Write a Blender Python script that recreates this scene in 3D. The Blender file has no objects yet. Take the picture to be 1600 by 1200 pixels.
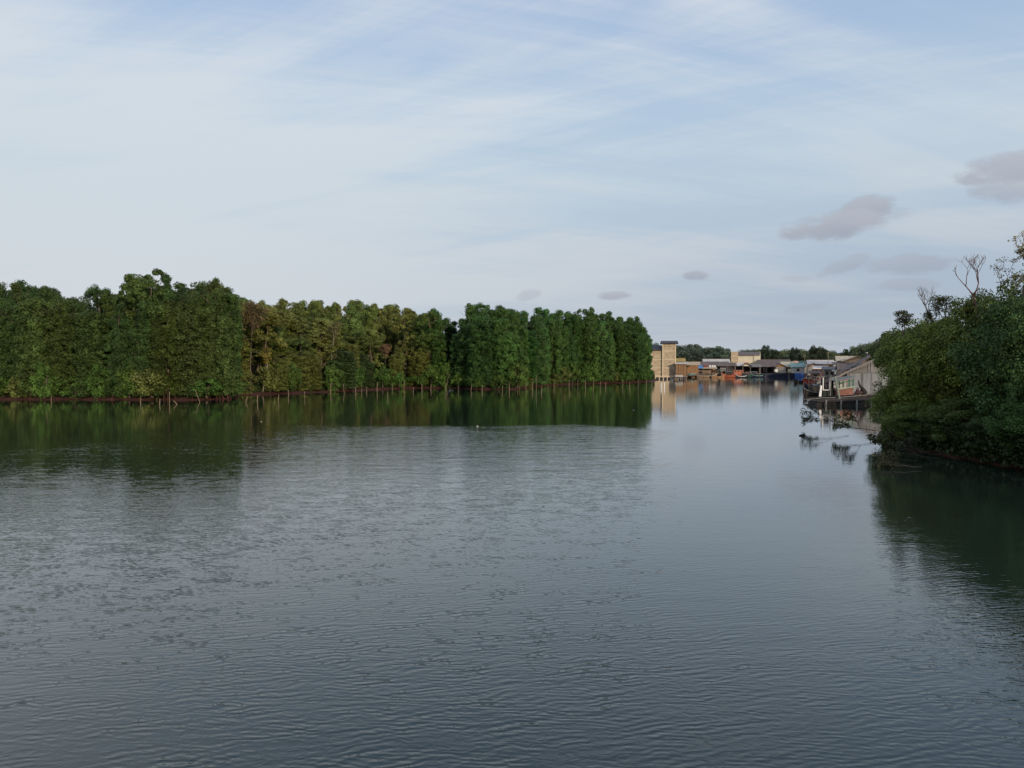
import bpy, math, random
import numpy as np
from mathutils import Vector

sc = bpy.context.scene
COL = sc.collection
# ------------------------------------------------------------------ camera
F = 1200.0; HC = 6.0; PITCH = math.atan(37/1200.0)
cam_d = bpy.data.cameras.new("camera"); cam = bpy.data.objects.new("camera", cam_d); COL.objects.link(cam)
cam.location = (0, 0, HC); cam.rotation_euler = (math.pi/2-PITCH, 0, 0)
cam_d.sensor_width = 36; cam_d.lens = 36*F/1600.0; cam_d.clip_end = 6000; cam_d.clip_start = 0.1
sc.camera = cam
# ------------------------------------------------------------------ world
SUN_EL = math.radians(13); SUN_ROT = math.radians(150)
TOSUN = Vector((math.sin(SUN_ROT)*math.cos(SUN_EL), math.cos(SUN_ROT)*math.cos(SUN_EL), math.sin(SUN_EL)))
w = bpy.data.worlds.new("World"); sc.world = w; w.use_nodes = True
nt = w.node_tree; N = nt.nodes; L = nt.links
for n in list(N): N.remove(n)
def wmath(op, a, b=None, c=None):
    n = N.new('ShaderNodeMath'); n.operation = op
    for i, v in enumerate((a, b, c)):
        if v is None: continue
        if isinstance(v, (int, float)): n.inputs[i].default_value = v
        else: L.new(v, n.inputs[i])
    return n.outputs[0]
def wramp(fac, a, b, lo=0.0, hi=1.0):
    n = N.new('ShaderNodeMapRange'); n.interpolation_type = 'SMOOTHSTEP'
    L.new(fac, n.inputs[0]); n.inputs[1].default_value = a; n.inputs[2].default_value = b
    n.inputs[3].default_value = lo; n.inputs[4].default_value = hi
    return n.outputs[0]
def wmix(fac, a, b):
    n = N.new('ShaderNodeMix'); n.data_type = 'RGBA'
    if isinstance(fac, (int, float)): n.inputs[0].default_value = fac
    else: L.new(fac, n.inputs[0])
    for i, v in ((6, a), (7, b)):
        if isinstance(v, tuple): n.inputs[i].default_value = (*v, 1)
        else: L.new(v, n.inputs[i])
    return n.outputs[2]
out = N.new('ShaderNodeOutputWorld'); bg = N.new('ShaderNodeBackground')
sky = N.new('ShaderNodeTexSky'); sky.sky_type = 'NISHITA'; sky.sun_disc = False
sky.sun_elevation = SUN_EL; sky.sun_rotation = SUN_ROT; sky.air_density = 1.2; sky.dust_density = 1.5; sky.ozone_density = 1.5
SKY_STR = 0.12
tc = N.new('ShaderNodeTexCoord'); sp = N.new('ShaderNodeSeparateXYZ'); L.new(tc.outputs['Generated'], sp.inputs[0])
dx, dy, dz = sp.outputs
zz = wmath('MAXIMUM', dz, 0.0)
den = wmath('ADD', zz, 0.16)
cx = wmath('DIVIDE', dx, den); cy = wmath('DIVIDE', dy, den)
def cvec(kx, ky, rot, off=0.0):
    c, s = math.cos(rot), math.sin(rot)
    u = wmath('ADD', wmath('MULTIPLY', cx, c), wmath('MULTIPLY', cy, s))
    v = wmath('SUBTRACT', wmath('MULTIPLY', cy, c), wmath('MULTIPLY', cx, s))
    cb = N.new('ShaderNodeCombineXYZ'); L.new(wmath('MULTIPLY', u, kx), cb.inputs[0]); L.new(wmath('MULTIPLY', v, ky), cb.inputs[1])
    cb.inputs[2].default_value = off
    return cb.outputs[0]
def wnoise(vec, scale, detail=5, rough=.55, dist=0.0):
    n = N.new('ShaderNodeTexNoise'); L.new(vec, n.inputs['Vector']); n.inputs['Scale'].default_value = scale
    n.inputs['Detail'].default_value = detail; n.inputs['Roughness'].default_value = rough; n.inputs['Distortion'].default_value = dist
    return n.outputs['Fac']
n1 = wnoise(cvec(.8, 1, .3, 3.1), 0.62, 3, .5, .3)
n2 = wnoise(cvec(0.34, 1.5, math.radians(-24), 7.7), 0.95, 8, .62, .9)
n3 = wnoise(cvec(0.22, 2.2, math.radians(16), 1.3), 1.5, 8, .66, .7)
n4 = wnoise(cvec(0.5, 3.4, math.radians(-34), 4.3), 2.2, 6, .7, .6)
cir = wmath('ADD', wmath('ADD', wmath('MULTIPLY', n1, .42), wmath('MULTIPLY', n2, .32)), wmath('ADD', wmath('MULTIPLY', n3, .19), wmath('MULTIPLY', n4, .045)))
side = wramp(dx, -0.5, 0.35, 0.075, -0.02)      # the veil thins towards the right
side = wmath('ADD', side, wramp(dz, .20, .42, .022, -.030))
cf = wramp(wmath('ADD', cir, side), 0.43, 0.575, 0.0, 1.0)
skyc = N.new('ShaderNodeVectorMath'); skyc.operation = 'SCALE'; L.new(sky.outputs[0], skyc.inputs[0]); skyc.inputs['Scale'].default_value = SKY_STR
hz = wramp(dz, -0.02, 0.34, 1.0, 0.0)
veil = wmix(0.72, skyc.outputs[0], (0.40, 0.555, 0.82))
base = veil
c1 = wmix(wmath('MULTIPLY', cf, 0.95), base, (0.70, 0.735, 0.795))
hazec = wmix(wramp(dx, -0.5, 0.5), (0.595, 0.65, 0.685), (0.415, 0.47, 0.535))
mid = wmix(wmath('MULTIPLY', wramp(dz, .06, .22), wramp(dz, .5, .2)), c1, wmix(0.55, c1, (0.57, 0.685, 0.755)))
c2 = wmix(wmath('MULTIPLY', hz, 0.80), mid, hazec)
# low grey cumulus: soft ellipses in azimuth / elevation, roughened
ysafe = wmath('MAXIMUM', dy, 0.05)
az = wmath('DIVIDE', dx, ysafe); el = wmath('DIVIDE', dz, ysafe)
cbn = N.new('ShaderNodeCombineXYZ'); L.new(az, cbn.inputs[0]); L.new(wmath('MULTIPLY', el, 2.0), cbn.inputs[1])
ns = wnoise(cbn.outputs[0], 16, 6, .62)
nb = wnoise(cbn.outputs[0], 5, 3, .5)
tot = None; lit = None
for (px, py, rx, ry, k, tilt) in ((1305, 352, 88, 26, .95, .12), (1350, 330, 52, 24, .9, .2), (1580, 268, 95, 34, .85, .1), (1590, 300, 90, 22, .7, 0),
                            (1430, 412, 100, 19, .62, .08), (1313, 418, 50, 15, .55, .3), (1088, 430, 28, 9, .8, 0), (960, 463, 33, 9, .8, .05),
                            (826, 462, 24, 10, .4, .2), (1408, 446, 70, 12, .5, 0), (1240, 436, 40, 7, .3, 0), (1262, 482, 40, 10, .25, .1), (1390, 335, 60, 12, .3, 0),
                            (1750, 350, 120, 24, .6, 0), (1900, 440, 110, 16, .6, 0), (-300, 300, 120, 20, .5, 0)):
    a0 = (px-800)/F; e0 = (563-py)/F; rx /= F; ry /= F
    da = wmath('SUBTRACT', az, a0)
    de = wmath('SUBTRACT', wmath('SUBTRACT', el, e0), wmath('MULTIPLY', da, tilt))
    d2 = wmath('ADD', wmath('POWER', wmath('ABSOLUTE', wmath('DIVIDE', da, rx)), 2.0), wmath('POWER', wmath('ABSOLUTE', wmath('DIVIDE', de, ry)), 2.0))
    m = wmath('SUBTRACT', 1.0, d2)
    m = wmath('ADD', m, wmath('MULTIPLY', wmath('SUBTRACT', wmath('ADD', wmath('MULTIPLY', ns, .7), wmath('MULTIPLY', nb, .3)), .5), 3.6))
    m = wramp(m, 0.05, .85, 0, k)
    m = wmath('MULTIPLY', m, wramp(d2, 1.9, 0.9))
    tot = m if tot is None else wmath('MAXIMUM', tot, m)
    ml = wmath('MULTIPLY', m, wramp(wmath('ADD', wmath('DIVIDE', de, ry), wmath('MULTIPLY', wmath('SUBTRACT', nb, .5), 2.0)), -.5, .9))
    lit = ml if lit is None else wmath('MAXIMUM', lit, ml)
front = wramp(dy, .1, .3)
tot = wmath('MULTIPLY', tot, front)
c3 = wmix(wmath('MULTIPLY', tot, .78), c2, wmix(wmath('MULTIPLY', wmath('MINIMUM', lit, 1.0), .85), (0.345, 0.365, 0.43), (0.47, 0.475, 0.52)))
L.new(c3, bg.inputs[0]); bg.inputs[1].default_value = 1.0; L.new(bg.outputs[0], out.inputs[0])
# ------------------------------------------------------------------ sun
sd = bpy.data.lights.new("sun", 'SUN'); sd.energy = 3.0; sd.angle = math.radians(2.0); sd.color = (1.0, .83, .62)
so = bpy.data.objects.new("sun", sd); COL.objects.link(so); so.rotation_euler = TOSUN.to_track_quat('Z', 'Y').to_euler(); so.location = (60, -80, 60)
sc.view_settings.view_transform = 'Standard'; sc.view_settings.look = 'None'; sc.view_settings.gamma = 1
sc.view_settings.exposure = 0.0; sc.view_settings.use_curve_mapping = False
sc.render.engine = 'CYCLES'

# ------------------------------------------------------------------ helpers
_cp, _sp = math.cos(PITCH), math.sin(PITCH)
def ray(u, v):
    a = 600-v
    return (u-800, F*_cp + a*_sp, -F*_sp + a*_cp)
def W(u, v, Y):
    d = ray(u, v); t = Y/d[1]; return Vector((d[0]*t, Y, HC+d[2]*t))
def G(u, v, z=0.0):
    d = ray(u, v); t = (z-HC)/d[2]; return Vector((d[0]*t, d[1]*t, z))
def X(u, Y): return (u-800)/F*Y
def Z(v, Y): return W(800, v, Y).z
def tag(o, label=None, cat=None, group=None, kind=None):
    if label: o['label'] = label
    if cat: o['category'] = cat
    if group: o['group'] = group
    if kind: o['kind'] = kind
    return o
def empty(name, loc, rz=0, label=None, cat=None, group=None):
    o = bpy.data.objects.new(name, None); COL.objects.link(o); o.location = loc; o.rotation_euler = (0, 0, rz)
    o.empty_display_size = .3
    return tag(o, label, cat, group)
def nodes_of(m):
    m.use_nodes = True; return m.node_tree, m.node_tree.nodes, m.node_tree.links
MATS = {}
def mat(name, col, var=.25, scale=1.5, rough=.8, bump=.0, bscale=12, stain=None, streak=False, metal=0.0):
    """procedural weathered material, object-space noise"""
    if name in MATS: return MATS[name]
    m = bpy.data.materials.new(name); t, n, l = nodes_of(m); p = n['Principled BSDF']
    p.inputs['Roughness'].default_value = rough; p.inputs['Metallic'].default_value = metal
    p.inputs['Specular IOR Level'].default_value = .3
    g = n.new('ShaderNodeTexCoord'); mp = n.new('ShaderNodeMapping'); l.new(g.outputs['Object'], mp.inputs[0])
    if streak: mp.inputs['Scale'].default_value = streak
    a = n.new('ShaderNodeTexNoise'); a.inputs['Scale'].default_value = scale; a.inputs['Detail'].default_value = 8; a.inputs['Roughness'].default_value = .65
    l.new(mp.outputs[0], a.inputs[0])
    r = n.new('ShaderNodeMapRange'); l.new(a.outputs[0], r.inputs[0]); r.inputs[1].default_value = .3; r.inputs[2].default_value = .7
    mx = n.new('ShaderNodeMix'); mx.data_type = 'RGBA'; l.new(r.outputs[0], mx.inputs[0])
    lo = tuple(max(0, c*(1-var)) for c in col) if stain is None else stain
    mx.inputs[6].default_value = (*lo, 1); mx.inputs[7].default_value = (*[min(1, c*(1+var*.5)) for c in col], 1)
    l.new(mx.outputs[2], p.inputs['Base Color'])
    if bump > 0:
        b = n.new('ShaderNodeBump'); b.inputs['Strength'].default_value = bump; b.inputs['Distance'].default_value = .05
        c = n.new('ShaderNodeTexNoise'); c.inputs['Scale'].default_value = bscale; c.inputs['Detail'].default_value = 6; l.new(mp.outputs[0], c.inputs[0])
        l.new(c.outputs[0], b.inputs['Height']); l.new(b.outputs[0], p.inputs['Normal'])
    MATS[name] = m; return m

class MB:
    def __init__(s): s.v = []; s.f = []
    def add(s, vs, fs):
        k = len(s.v); s.v += [tuple(p) for p in vs]; s.f += [tuple(i+k for i in f) for f in fs]; return s
    def box(s, x0, x1, y0, y1, z0, z1):
        return s.add([(x0,y0,z0),(x1,y0,z0),(x1,y1,z0),(x0,y1,z0),(x0,y0,z1),(x1,y0,z1),(x1,y1,z1),(x0,y1,z1)],
                     [(3,2,1,0),(4,5,6,7),(0,1,5,4),(1,2,6,5),(2,3,7,6),(3,0,4,7)])
    def slab(s, a, b, c, d, th=.1):
        a, b, c, d = map(Vector, (a, b, c, d)); n = (b-a).cross(d-a).normalized()*th
        return s.add([a, b, c, d, a-n, b-n, c-n, d-n], [(0,1,2,3),(7,6,5,4),(0,4,5,1),(1,5,6,2),(2,6,7,3),(3,7,4,0)])
    def prism(s, poly, y0, y1):      # poly of (x,z)
        n = len(poly)
        vs = [(x, y0, z) for x, z in poly]+[(x, y1, z) for x, z in poly]
        return s.add(vs, [tuple(range(n)), tuple(range(2*n-1, n-1, -1))]+[(i, i+n, (i+1) % n+n, (i+1) % n) for i in range(n)])
    def tube(s, pts, rad, sides=6):
        pts = [Vector(p) for p in pts]
        if isinstance(rad, (int, float)): rad = [rad]*len(pts)
        k = len(s.v); ring = []
        for i, p in enumerate(pts):
            d = (pts[min(i+1, len(pts)-1)]-pts[max(i-1, 0)]).normalized()
            u = d.cross(Vector((0.13, .29, 1)) if abs(d.z) < .9 else Vector((1, .1, 0))).normalized(); v = d.cross(u)
            for j in range(sides):
                a = 2*math.pi*j/sides; s.v.append(tuple(p+(u*math.cos(a)+v*math.sin(a))*rad[i]))
        for i in range(len(pts)-1):
            for j in range(sides):
                a = k+i*sides+j; b = k+i*sides+(j+1) % sides; s.f.append((a, b, b+sides, a+sides))
        s.f.append(tuple(k+sides-1-j for j in range(sides))); s.f.append(tuple(k+(len(pts)-1)*sides+j for j in range(sides)))
        return s
    def mesh(s, name, m, smooth=False):
        me = bpy.data.meshes.new(name); me.from_pydata(s.v, [], s.f); me.update()
        if m: me.materials.append(m)
        if smooth: me.polygons.foreach_set('use_smooth', [True]*len(me.polygons))
        return me
    def build(s, name, m, parent=None, smooth=False, loc=None):
        o = bpy.data.objects.new(name, s.mesh(name, m, smooth)); COL.objects.link(o)
        if parent: o.parent = parent
        if loc is not None: o.location = loc
        return o
def ordinal(n):
    w = ['first','second','third','fourth','fifth','sixth','seventh','eighth','ninth','tenth','eleventh','twelfth','thirteenth','fourteenth','fifteenth','sixteenth','seventeenth','eighteenth','nineteenth']
    if n <= 19: return w[n-1]
    tens = ['','','twent','thirt','fort','fift','sixt','sevent','eight','ninet'][n//10]
    return tens+'ieth' if n % 10 == 0 else tens+'y-'+w[n % 10-1]

# ------------------------------------------------------------------ materials: leaves, bark, water, mud
def leaf_mat(name):
    m = bpy.data.materials.new(name); t, n, l = nodes_of(m); p = n['Principled BSDF']
    oi = n.new('ShaderNodeObjectInfo'); at = n.new('ShaderNodeAttribute'); at.attribute_name = 'tint'
    tcn = n.new('ShaderNodeTexCoord'); nz = n.new('ShaderNodeTexNoise'); nz.inputs['Scale'].default_value = .45; nz.inputs['Detail'].default_value = 3
    l.new(tcn.outputs['Object'], nz.inputs[0])
    hs = n.new('ShaderNodeHueSaturation'); l.new(oi.outputs['Color'], hs.inputs['Color'])
    mr = n.new('ShaderNodeMapRange'); l.new(oi.outputs['Random'], mr.inputs[0]); mr.inputs[3].default_value = .487; mr.inputs[4].default_value = .512
    l.new(mr.outputs[0], hs.inputs['Hue'])
    mu = n.new('ShaderNodeMath'); mu.operation = 'MULTIPLY'; l.new(at.outputs['Fac'], mu.inputs[0])
    mr2 = n.new('ShaderNodeMapRange'); l.new(nz.outputs[0], mr2.inputs[0]); mr2.inputs[1].default_value = .3; mr2.inputs[2].default_value = .7; mr2.inputs[3].default_value = .75; mr2.inputs[4].default_value = 1.3
    l.new(mr2.outputs[0], mu.inputs[1]); l.new(mu.outputs[0], hs.inputs['Value'])
    l.new(hs.outputs[0], p.inputs['Base Color']); p.inputs['Roughness'].default_value = .5; p.inputs['Specular IOR Level'].default_value = .15
    tr = n.new('ShaderNodeBsdfTranslucent'); l.new(hs.outputs[0], tr.inputs[0])
    ms = n.new('ShaderNodeMixShader'); ms.inputs[0].default_value = .22; l.new(p.outputs[0], ms.inputs[1]); l.new(tr.outputs[0], ms.inputs[2])
    l.new(ms.outputs[0], n['Material Output'].inputs[0]); return m
LEAF = leaf_mat('mangrove leaves')
BARK = mat('grey brown bark', (.15, .11, .085), .5, 3, .9, .4)
PALEBARK = mat('pale bark', (.36, .29, .24), .35, 2, .9, .3)
REDBARK = mat('reddish dead wood', (.17, .085, .07), .4, 3, .9, .3)
ROOT = mat('reddish prop roots', (.10, .040, .030), .5, 3, .85, .3)
MUD = mat('red brown mud', (.075, .030, .022), .55, .8, .75, .5, 4)
STAKE = mat('sun bleached stake wood', (.23, .17, .115), .45, 2.5, .9, .2)

# water
def water_mat():
    m = bpy.data.materials.new('river water'); t, n, l = nodes_of(m); p = n['Principled BSDF']
    g = n.new('ShaderNodeNewGeometry'); s = n.new('ShaderNodeSeparateXYZ'); l.new(g.outputs['Position'], s.inputs[0])
    def M(op, a, b=None, c=None):
        k = n.new('ShaderNodeMath'); k.operation = op
        for i, v in enumerate((a, b, c)):
            if v is None: continue
            if isinstance(v, (int, float)): k.inputs[i].default_value = v
            else: l.new(v, k.inputs[i])
        return k.outputs[0]
    def R(f, a, b, lo=0., hi=1.):
        k = n.new('ShaderNodeMapRange'); k.interpolation_type = 'SMOOTHSTEP'; l.new(f, k.inputs[0])
        for i, v in enumerate((a, b, lo, hi)): k.inputs[i+1].default_value = v
        return k.outputs[0]
    def NZ(scale, sx, sy, rot, detail, rough=.5, dist=0., off=0.):
        mp = n.new('ShaderNodeMapping'); l.new(g.outputs['Position'], mp.inputs[0]); mp.inputs['Scale'].default_value = (sx, sy, 1)
        mp.inputs['Rotation'].default_value = (0, 0, rot); mp.inputs['Location'].default_value = (off, off*.7, 0)
        k = n.new('ShaderNodeTexNoise'); k.noise_dimensions = '2D'; l.new(mp.outputs[0], k.inputs[0]); k.inputs['Scale'].default_value = scale
        k.inputs['Detail'].default_value = detail; k.inputs['Roughness'].default_value = rough; k.inputs['Distortion'].default_value = dist
        return k.outputs['Fac']
    x, y = s.outputs[0], s.outputs[1]
    # sheltered water: along the mangroves and in the channel on the right
    wob = M('MULTIPLY', M('SUBTRACT', NZ(.035, 1, 1.6, 0, 4, .6), .5), 26)
    wob2 = M('MULTIPLY', M('SUBTRACT', NZ(.25, .35, 1.6, .1, 4, .6), .5), 14)
    # boundary distance in y as function of x: nearer at the left, ~72 m in the middle, ~62 by x>12, ~nearer at right
    bl = R(x, -45, -22, 50, 71); br = R(x, 6, 24, 0, -26)
    edge = M('ADD', bl, br)
    dd = M('ADD', M('SUBTRACT', y, edge), M('ADD', M('MULTIPLY', wob, .45), M('MULTIPLY', wob2, .5)))
    lo_ = R(x, -46, -20, -27, -5)
    calm = M('DIVIDE', M('SUBTRACT', dd, lo_), M('SUBTRACT', 4.5, lo_)); calm = R(calm, 0, 1, 0, 1)
    chan = R(M('ADD', M('SUBTRACT', x, M('MULTIPLY', y, .155)), M('MULTIPLY', wob, .12)), -1.5, 4.5, 0, .93)
    chan = M('MULTIPLY', chan, R(y, 14, 44, .45, 1))
    calm = M('MAXIMUM', calm, chan)
    patch = R(NZ(.045, .7, 1.5, .3, 3, .5, .3, 31.), .35, .65, .7, 1.2)
    streaks = R(NZ(.9, .12, 1.0, .12, 4, .6, .2, 11.), .3, .7, .88, 1.12)
    leftw = M('MULTIPLY', R(x, 6, -30, .85, 1.3), R(y, 55, 14, .85, 1.3))
    leftw = M('MULTIPLY', leftw, M('SUBTRACT', 1.0, M('MULTIPLY', R(x, -4, -20, 0, 1), R(y, 24, 40, 0, .58))))
    amp = M('MULTIPLY', M('MULTIPLY', M('MULTIPLY', M('SUBTRACT', 1.02, calm), patch), streaks), leftw)
    def ridge(v): return M('SUBTRACT', 1.0, M('ABSOLUTE', M('SUBTRACT', M('MULTIPLY', v, 2.0), 1.0)))
    h1 = ridge(NZ(1.6, .95, 1.7, .20, 2, .5, .5))
    h2 = ridge(NZ(3.2, 1.0, 1.6, -.22, 2, .5, .5, 5.))
    h3 = NZ(.55, .6, 1.6, .1, 2, .5, .2, 9.)
    h4 = NZ(9., .7, 1.5, .1, 2, .5, .2, 19.)
    def train(wl, t, ph, off):      # a train of ripples with wandering crests
        v = M('SUBTRACT', M('MULTIPLY', y, math.cos(t)), M('MULTIPLY', x, math.sin(t)))
        v = M('ADD', M('MULTIPLY', v, 6.2832/wl), M('MULTIPLY', NZ(1.15, .8, 1.2, t, 2, .5, .3, off), ph*.72))
        return M('MULTIPLY', M('SINE', v), R(NZ(1.1, .9, 1.5, t, 2, .5, 0, off+40), .36, .66))
    w1 = train(.19, .30, 20, 3.); w2 = train(.13, -.14, 18, 13.); w3 = train(.28, .2, 15, 23.)
    tr_ = M('ADD', M('ADD', M('MULTIPLY', w1, .0021), M('MULTIPLY', w2, .0012)), M('MULTIPLY', w3, .0015))
    h = M('ADD', M('ADD', M('ADD', M('MULTIPLY', h1, .0042), M('MULTIPLY', h2, .0046)), M('MULTIPLY', M('MULTIPLY', h3, .010), R(y, 31, 43, .2, 2.3))), M('MULTIPLY', h4, .0015))
    h = M('ADD', h, tr_)
    hc = M('ADD', M('MULTIPLY', NZ(.8, .5, 1.6, .1, 2, .5, .3, 21.), .0050), M('MULTIPLY', NZ(4, .5, 1.6, .1, 2, .5, .3, 2.), .0012))
    hh = M('ADD', M('MULTIPLY', h, amp), hc)
    b = n.new('ShaderNodeBump'); b.inputs['Strength'].default_value = 1.0; b.inputs['Distance'].default_value = 1.0
    l.new(hh, b.inputs['Height'])
    df = n.new('ShaderNodeBsdfDiffuse'); df.inputs[0].default_value = (.015, .025, .018, 1)
    gl = n.new('ShaderNodeBsdfGlossy'); gl.inputs['Roughness'].default_value = .04; gl.inputs[0].default_value = (1, 1, 1, 1)
    fr = n.new('ShaderNodeFresnel'); fr.inputs[0].default_value = 1.35
    for k in (gl, fr): l.new(b.outputs[0], k.inputs['Normal'])
    f = fr.outputs[0]; f = M('ADD', f, M('MULTIPLY', M('MULTIPLY', f, M('SUBTRACT', 1.0, f)), .55))
    ms = n.new('ShaderNodeMixShader'); l.new(f, ms.inputs[0]); l.new(df.outputs[0], ms.inputs[1]); l.new(gl.outputs[0], ms.inputs[2]); l.new(ms.outputs[0], n['Material Output'].inputs[0])
    n.remove(p); return m
WATER = water_mat()
wb = MB(); wb.add([(-2500, -600, 0), (2500, -600, 0), (2500, 3500, 0), (-2500, 3500, 0)], [(0, 1, 2, 3)])
tag(wb.build('water', WATER), kind='structure')

# ------------------------------------------------------------------ land
SHORE_L = [(-150, 121), (-110, 118), (-77, 117), (-58, 116.5), (-47, 115.5), (-44.5, 120), (-47.5, 130), (-40, 138), (-30.6, 152), (-22, 165), (-14, 165), (-6.6, 159), (1, 157.5), (4.5, 176), (16, 193), (35, 211), (40, 218), (44, 231), (46, 249)]
SHORE_F = [(56, 262), (66, 296), (88, 304), (112, 300), (125, 285)]
SHORE_R = [(112, 262), (100, 235), (84, 190), (70, 150), (60, 126), (51, 106), (40.5, 84), (32.5, 67), (28.4, 58), (26.8, 51), (27.4, 45), (28.0, 40), (30.5, 28), (38, 8), (60, -40)]
left_poly = SHORE_L+[(56, 262), (66, 296), (88, 304), (112, 300), (125, 285)]+SHORE_R+[(400, -40), (400, 640), (-400, 640), (-400, 121)]
def sdist(P, poly):
    poly = np.array(poly, float); n = len(poly); d = np.full(len(P), 1e9); ins = np.zeros(len(P), bool)
    for i in range(n):
        a = poly[i]; b = poly[(i+1) % n]; ab = b-a
        t = np.clip(((P-a)@ab)/(ab@ab), 0, 1); q = a+t[:, None]*ab; d = np.minimum(d, np.hypot(*(P-q).T))
        c = ((a[1] > P[:, 1]) != (b[1] > P[:, 1])); xx = (b[0]-a[0])*(P[:, 1]-a[1])/((b[1]-a[1]) if b[1] != a[1] else 1e-9)+a[0]
        ins ^= c & (P[:, 0] < xx)
    return np.where(ins, d, -d)
def land(name, x0, x1, y0, y1, step):
    xs = np.arange(x0, x1+.01, step); ys = np.arange(y0, y1+.01, step); gx, gy = np.meshgrid(xs, ys); P = np.c_[gx.ravel(), gy.ravel()]
    wob = .8*np.sin(P[:, 0]*.9+P[:, 1]*.4)+.5*np.sin(P[:, 0]*2.1-P[:, 1]*1.3)
    s = sdist(P, left_poly)+wob*.6
    z = np.interp(s, [-4, -1.0, 0, .9, 2.5, 8, 60], [-.8, -.35, .04, .28, .45, .6, 1.2])
    z += .07*np.sin(P[:, 0]*3.3)*np.sin(P[:, 1]*2.7)*(s > -.5)
    nx, ny = len(xs), len(ys); idx = np.arange(nx*ny).reshape(ny, nx)
    q = np.stack([idx[:-1, :-1], idx[:-1, 1:], idx[1:, 1:], idx[1:, :-1]], -1).reshape(-1, 4)
    q = q[(z[q] > -.4).any(1)]
    used, inv = np.unique(q, return_inverse=True); q = inv.reshape(-1, 4)
    m = bpy.data.meshes.new(name); m.from_pydata(np.c_[P[used], z[used]].tolist(), [], q.tolist()); m.materials.append(MUD)
    m.polygons.foreach_set('use_smooth', [True]*len(m.polygons))
    o = bpy.data.objects.new(name, m); COL.objects.link(o); return tag(o, kind='structure')
land('river_bank', -170, 170, -30, 330, 1.0)
g = MB(); g.add([(-2500, 328, .9), (2500, 328, .9), (2500, 3500, .9), (-2500, 3500, .9)], [(0, 1, 2, 3)])
g.add([(168, -600, .85), (2500, -600, .85), (2500, 329, .85), (168, 329, .85)], [(0, 1, 2, 3)])
tag(g.build('ground', MUD), kind='structure')

# ------------------------------------------------------------------ tree kit
def leaf_mesh(name, C, Nn, size, tint, rng, aspect=.5, fold=.15):
    n = len(C); t = rng.normal(size=(n, 3)); t -= (t*Nn).sum(1)[:, None]*Nn; t /= np.linalg.norm(t, axis=1)[:, None]+1e-9
    b = np.cross(Nn, t); s = size[:, None]
    v = np.stack([C-t*s*.5, C+b*s*aspect*.5-Nn*s*fold, C+t*s*.5, C-b*s*aspect*.5-Nn*s*fold], 1).reshape(-1, 3)
    me = bpy.data.meshes.new(name); me.vertices.add(4*n); me.vertices.foreach_set('co', v.ravel())
    me.loops.add(4*n); me.loops.foreach_set('vertex_index', np.arange(4*n)); me.polygons.add(n)
    me.polygons.foreach_set('loop_start', np.arange(n)*4); me.polygons.foreach_set('loop_total', np.full(n, 4))
    a = me.attributes.new('tint', 'FLOAT', 'POINT'); a.data.foreach_set('value', np.repeat(tint, 4))
    me.update(calc_edges=True); me.validate(); me.materials.append(LEAF); return me
def tuft_leaves(T, R, per, rng, lo, hi, flat=.62):
    """T tuft centres, R radii; leaves on an uneven shell, mostly upper side"""
    n = len(T)*per; k = np.repeat(np.arange(len(T)), per)
    d = rng.normal(size=(n, 3)); d[:, 2] = d[:, 2]*.95+.18; d /= np.linalg.norm(d, axis=1)[:, None]
    rr = R[k]*(rng.uniform(.3, 1.0, n)**.6*1.08); C = T[k]+d*rr[:, None]*np.array([1, 1, flat])
    nn = d*.9+rng.normal(size=(n, 3))*.55+np.array([0, 0, .35]); nn /= np.linalg.norm(nn, axis=1)[:, None]
    tint = (rng.uniform(.62, 1.38, len(T)))[k]*rng.uniform(.75, 1.25, n)
    return C, nn, rng.uniform(lo, hi, n), tint
def column_crown(name, seed, H, R, base, per=88, lo=.22, hi=.42, leaders=6):
    """several upright leaders, each a stack of leaf clumps, with dark gaps between them"""
    rng = np.random.default_rng(seed); T = []; Rr = []; K = []
    for i in range(leaders):
        a = 2*math.pi*(i+rng.uniform(-.35, .35))/(leaders-1); off = R*.60*rng.uniform(.75, 1.15) if i else 0
        hx, hy = off*math.cos(a), off*math.sin(a); top = H*(rng.uniform(.70, .97) if i else 1.0); z = base*rng.uniform(.8, 1.3)
        lt = rng.uniform(.8, 1.2); ph = rng.uniform(0, 6)
        while z < top-.5:
            f = z/top; r = R*.29*(1+.28*math.sin(z*1.1+ph))*(1-.62*max(0, f-.82)/.18)
            for k in range(4):
                th = rng.uniform(0, 2*math.pi); q = r*rng.uniform(.45, 1.0)
                T.append((hx+q*math.cos(th), hy+q*math.sin(th), z+rng.uniform(-.6, .6))); Rr.append(rng.uniform(.36, .8)*R/2.9); K.append(lt*rng.uniform(.85, 1.15))
            z += rng.uniform(.65, 1.0)
        for k in range(3): T.append((hx+rng.uniform(-.5, .5), hy+rng.uniform(-.5, .5), top-rng.uniform(.3, .8))); Rr.append(rng.uniform(.5, .85)*R/2.9); K.append(lt)
    T = np.array(T); Rr = np.array(Rr); T[:, 2] = np.maximum(T[:, 2], base*.8)
    C, nn, sz, ti = tuft_leaves(T, Rr, per, rng, lo, hi, .95)
    return leaf_mesh(name, C, nn, sz, ti*np.repeat(np.array(K), per), rng)
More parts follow.
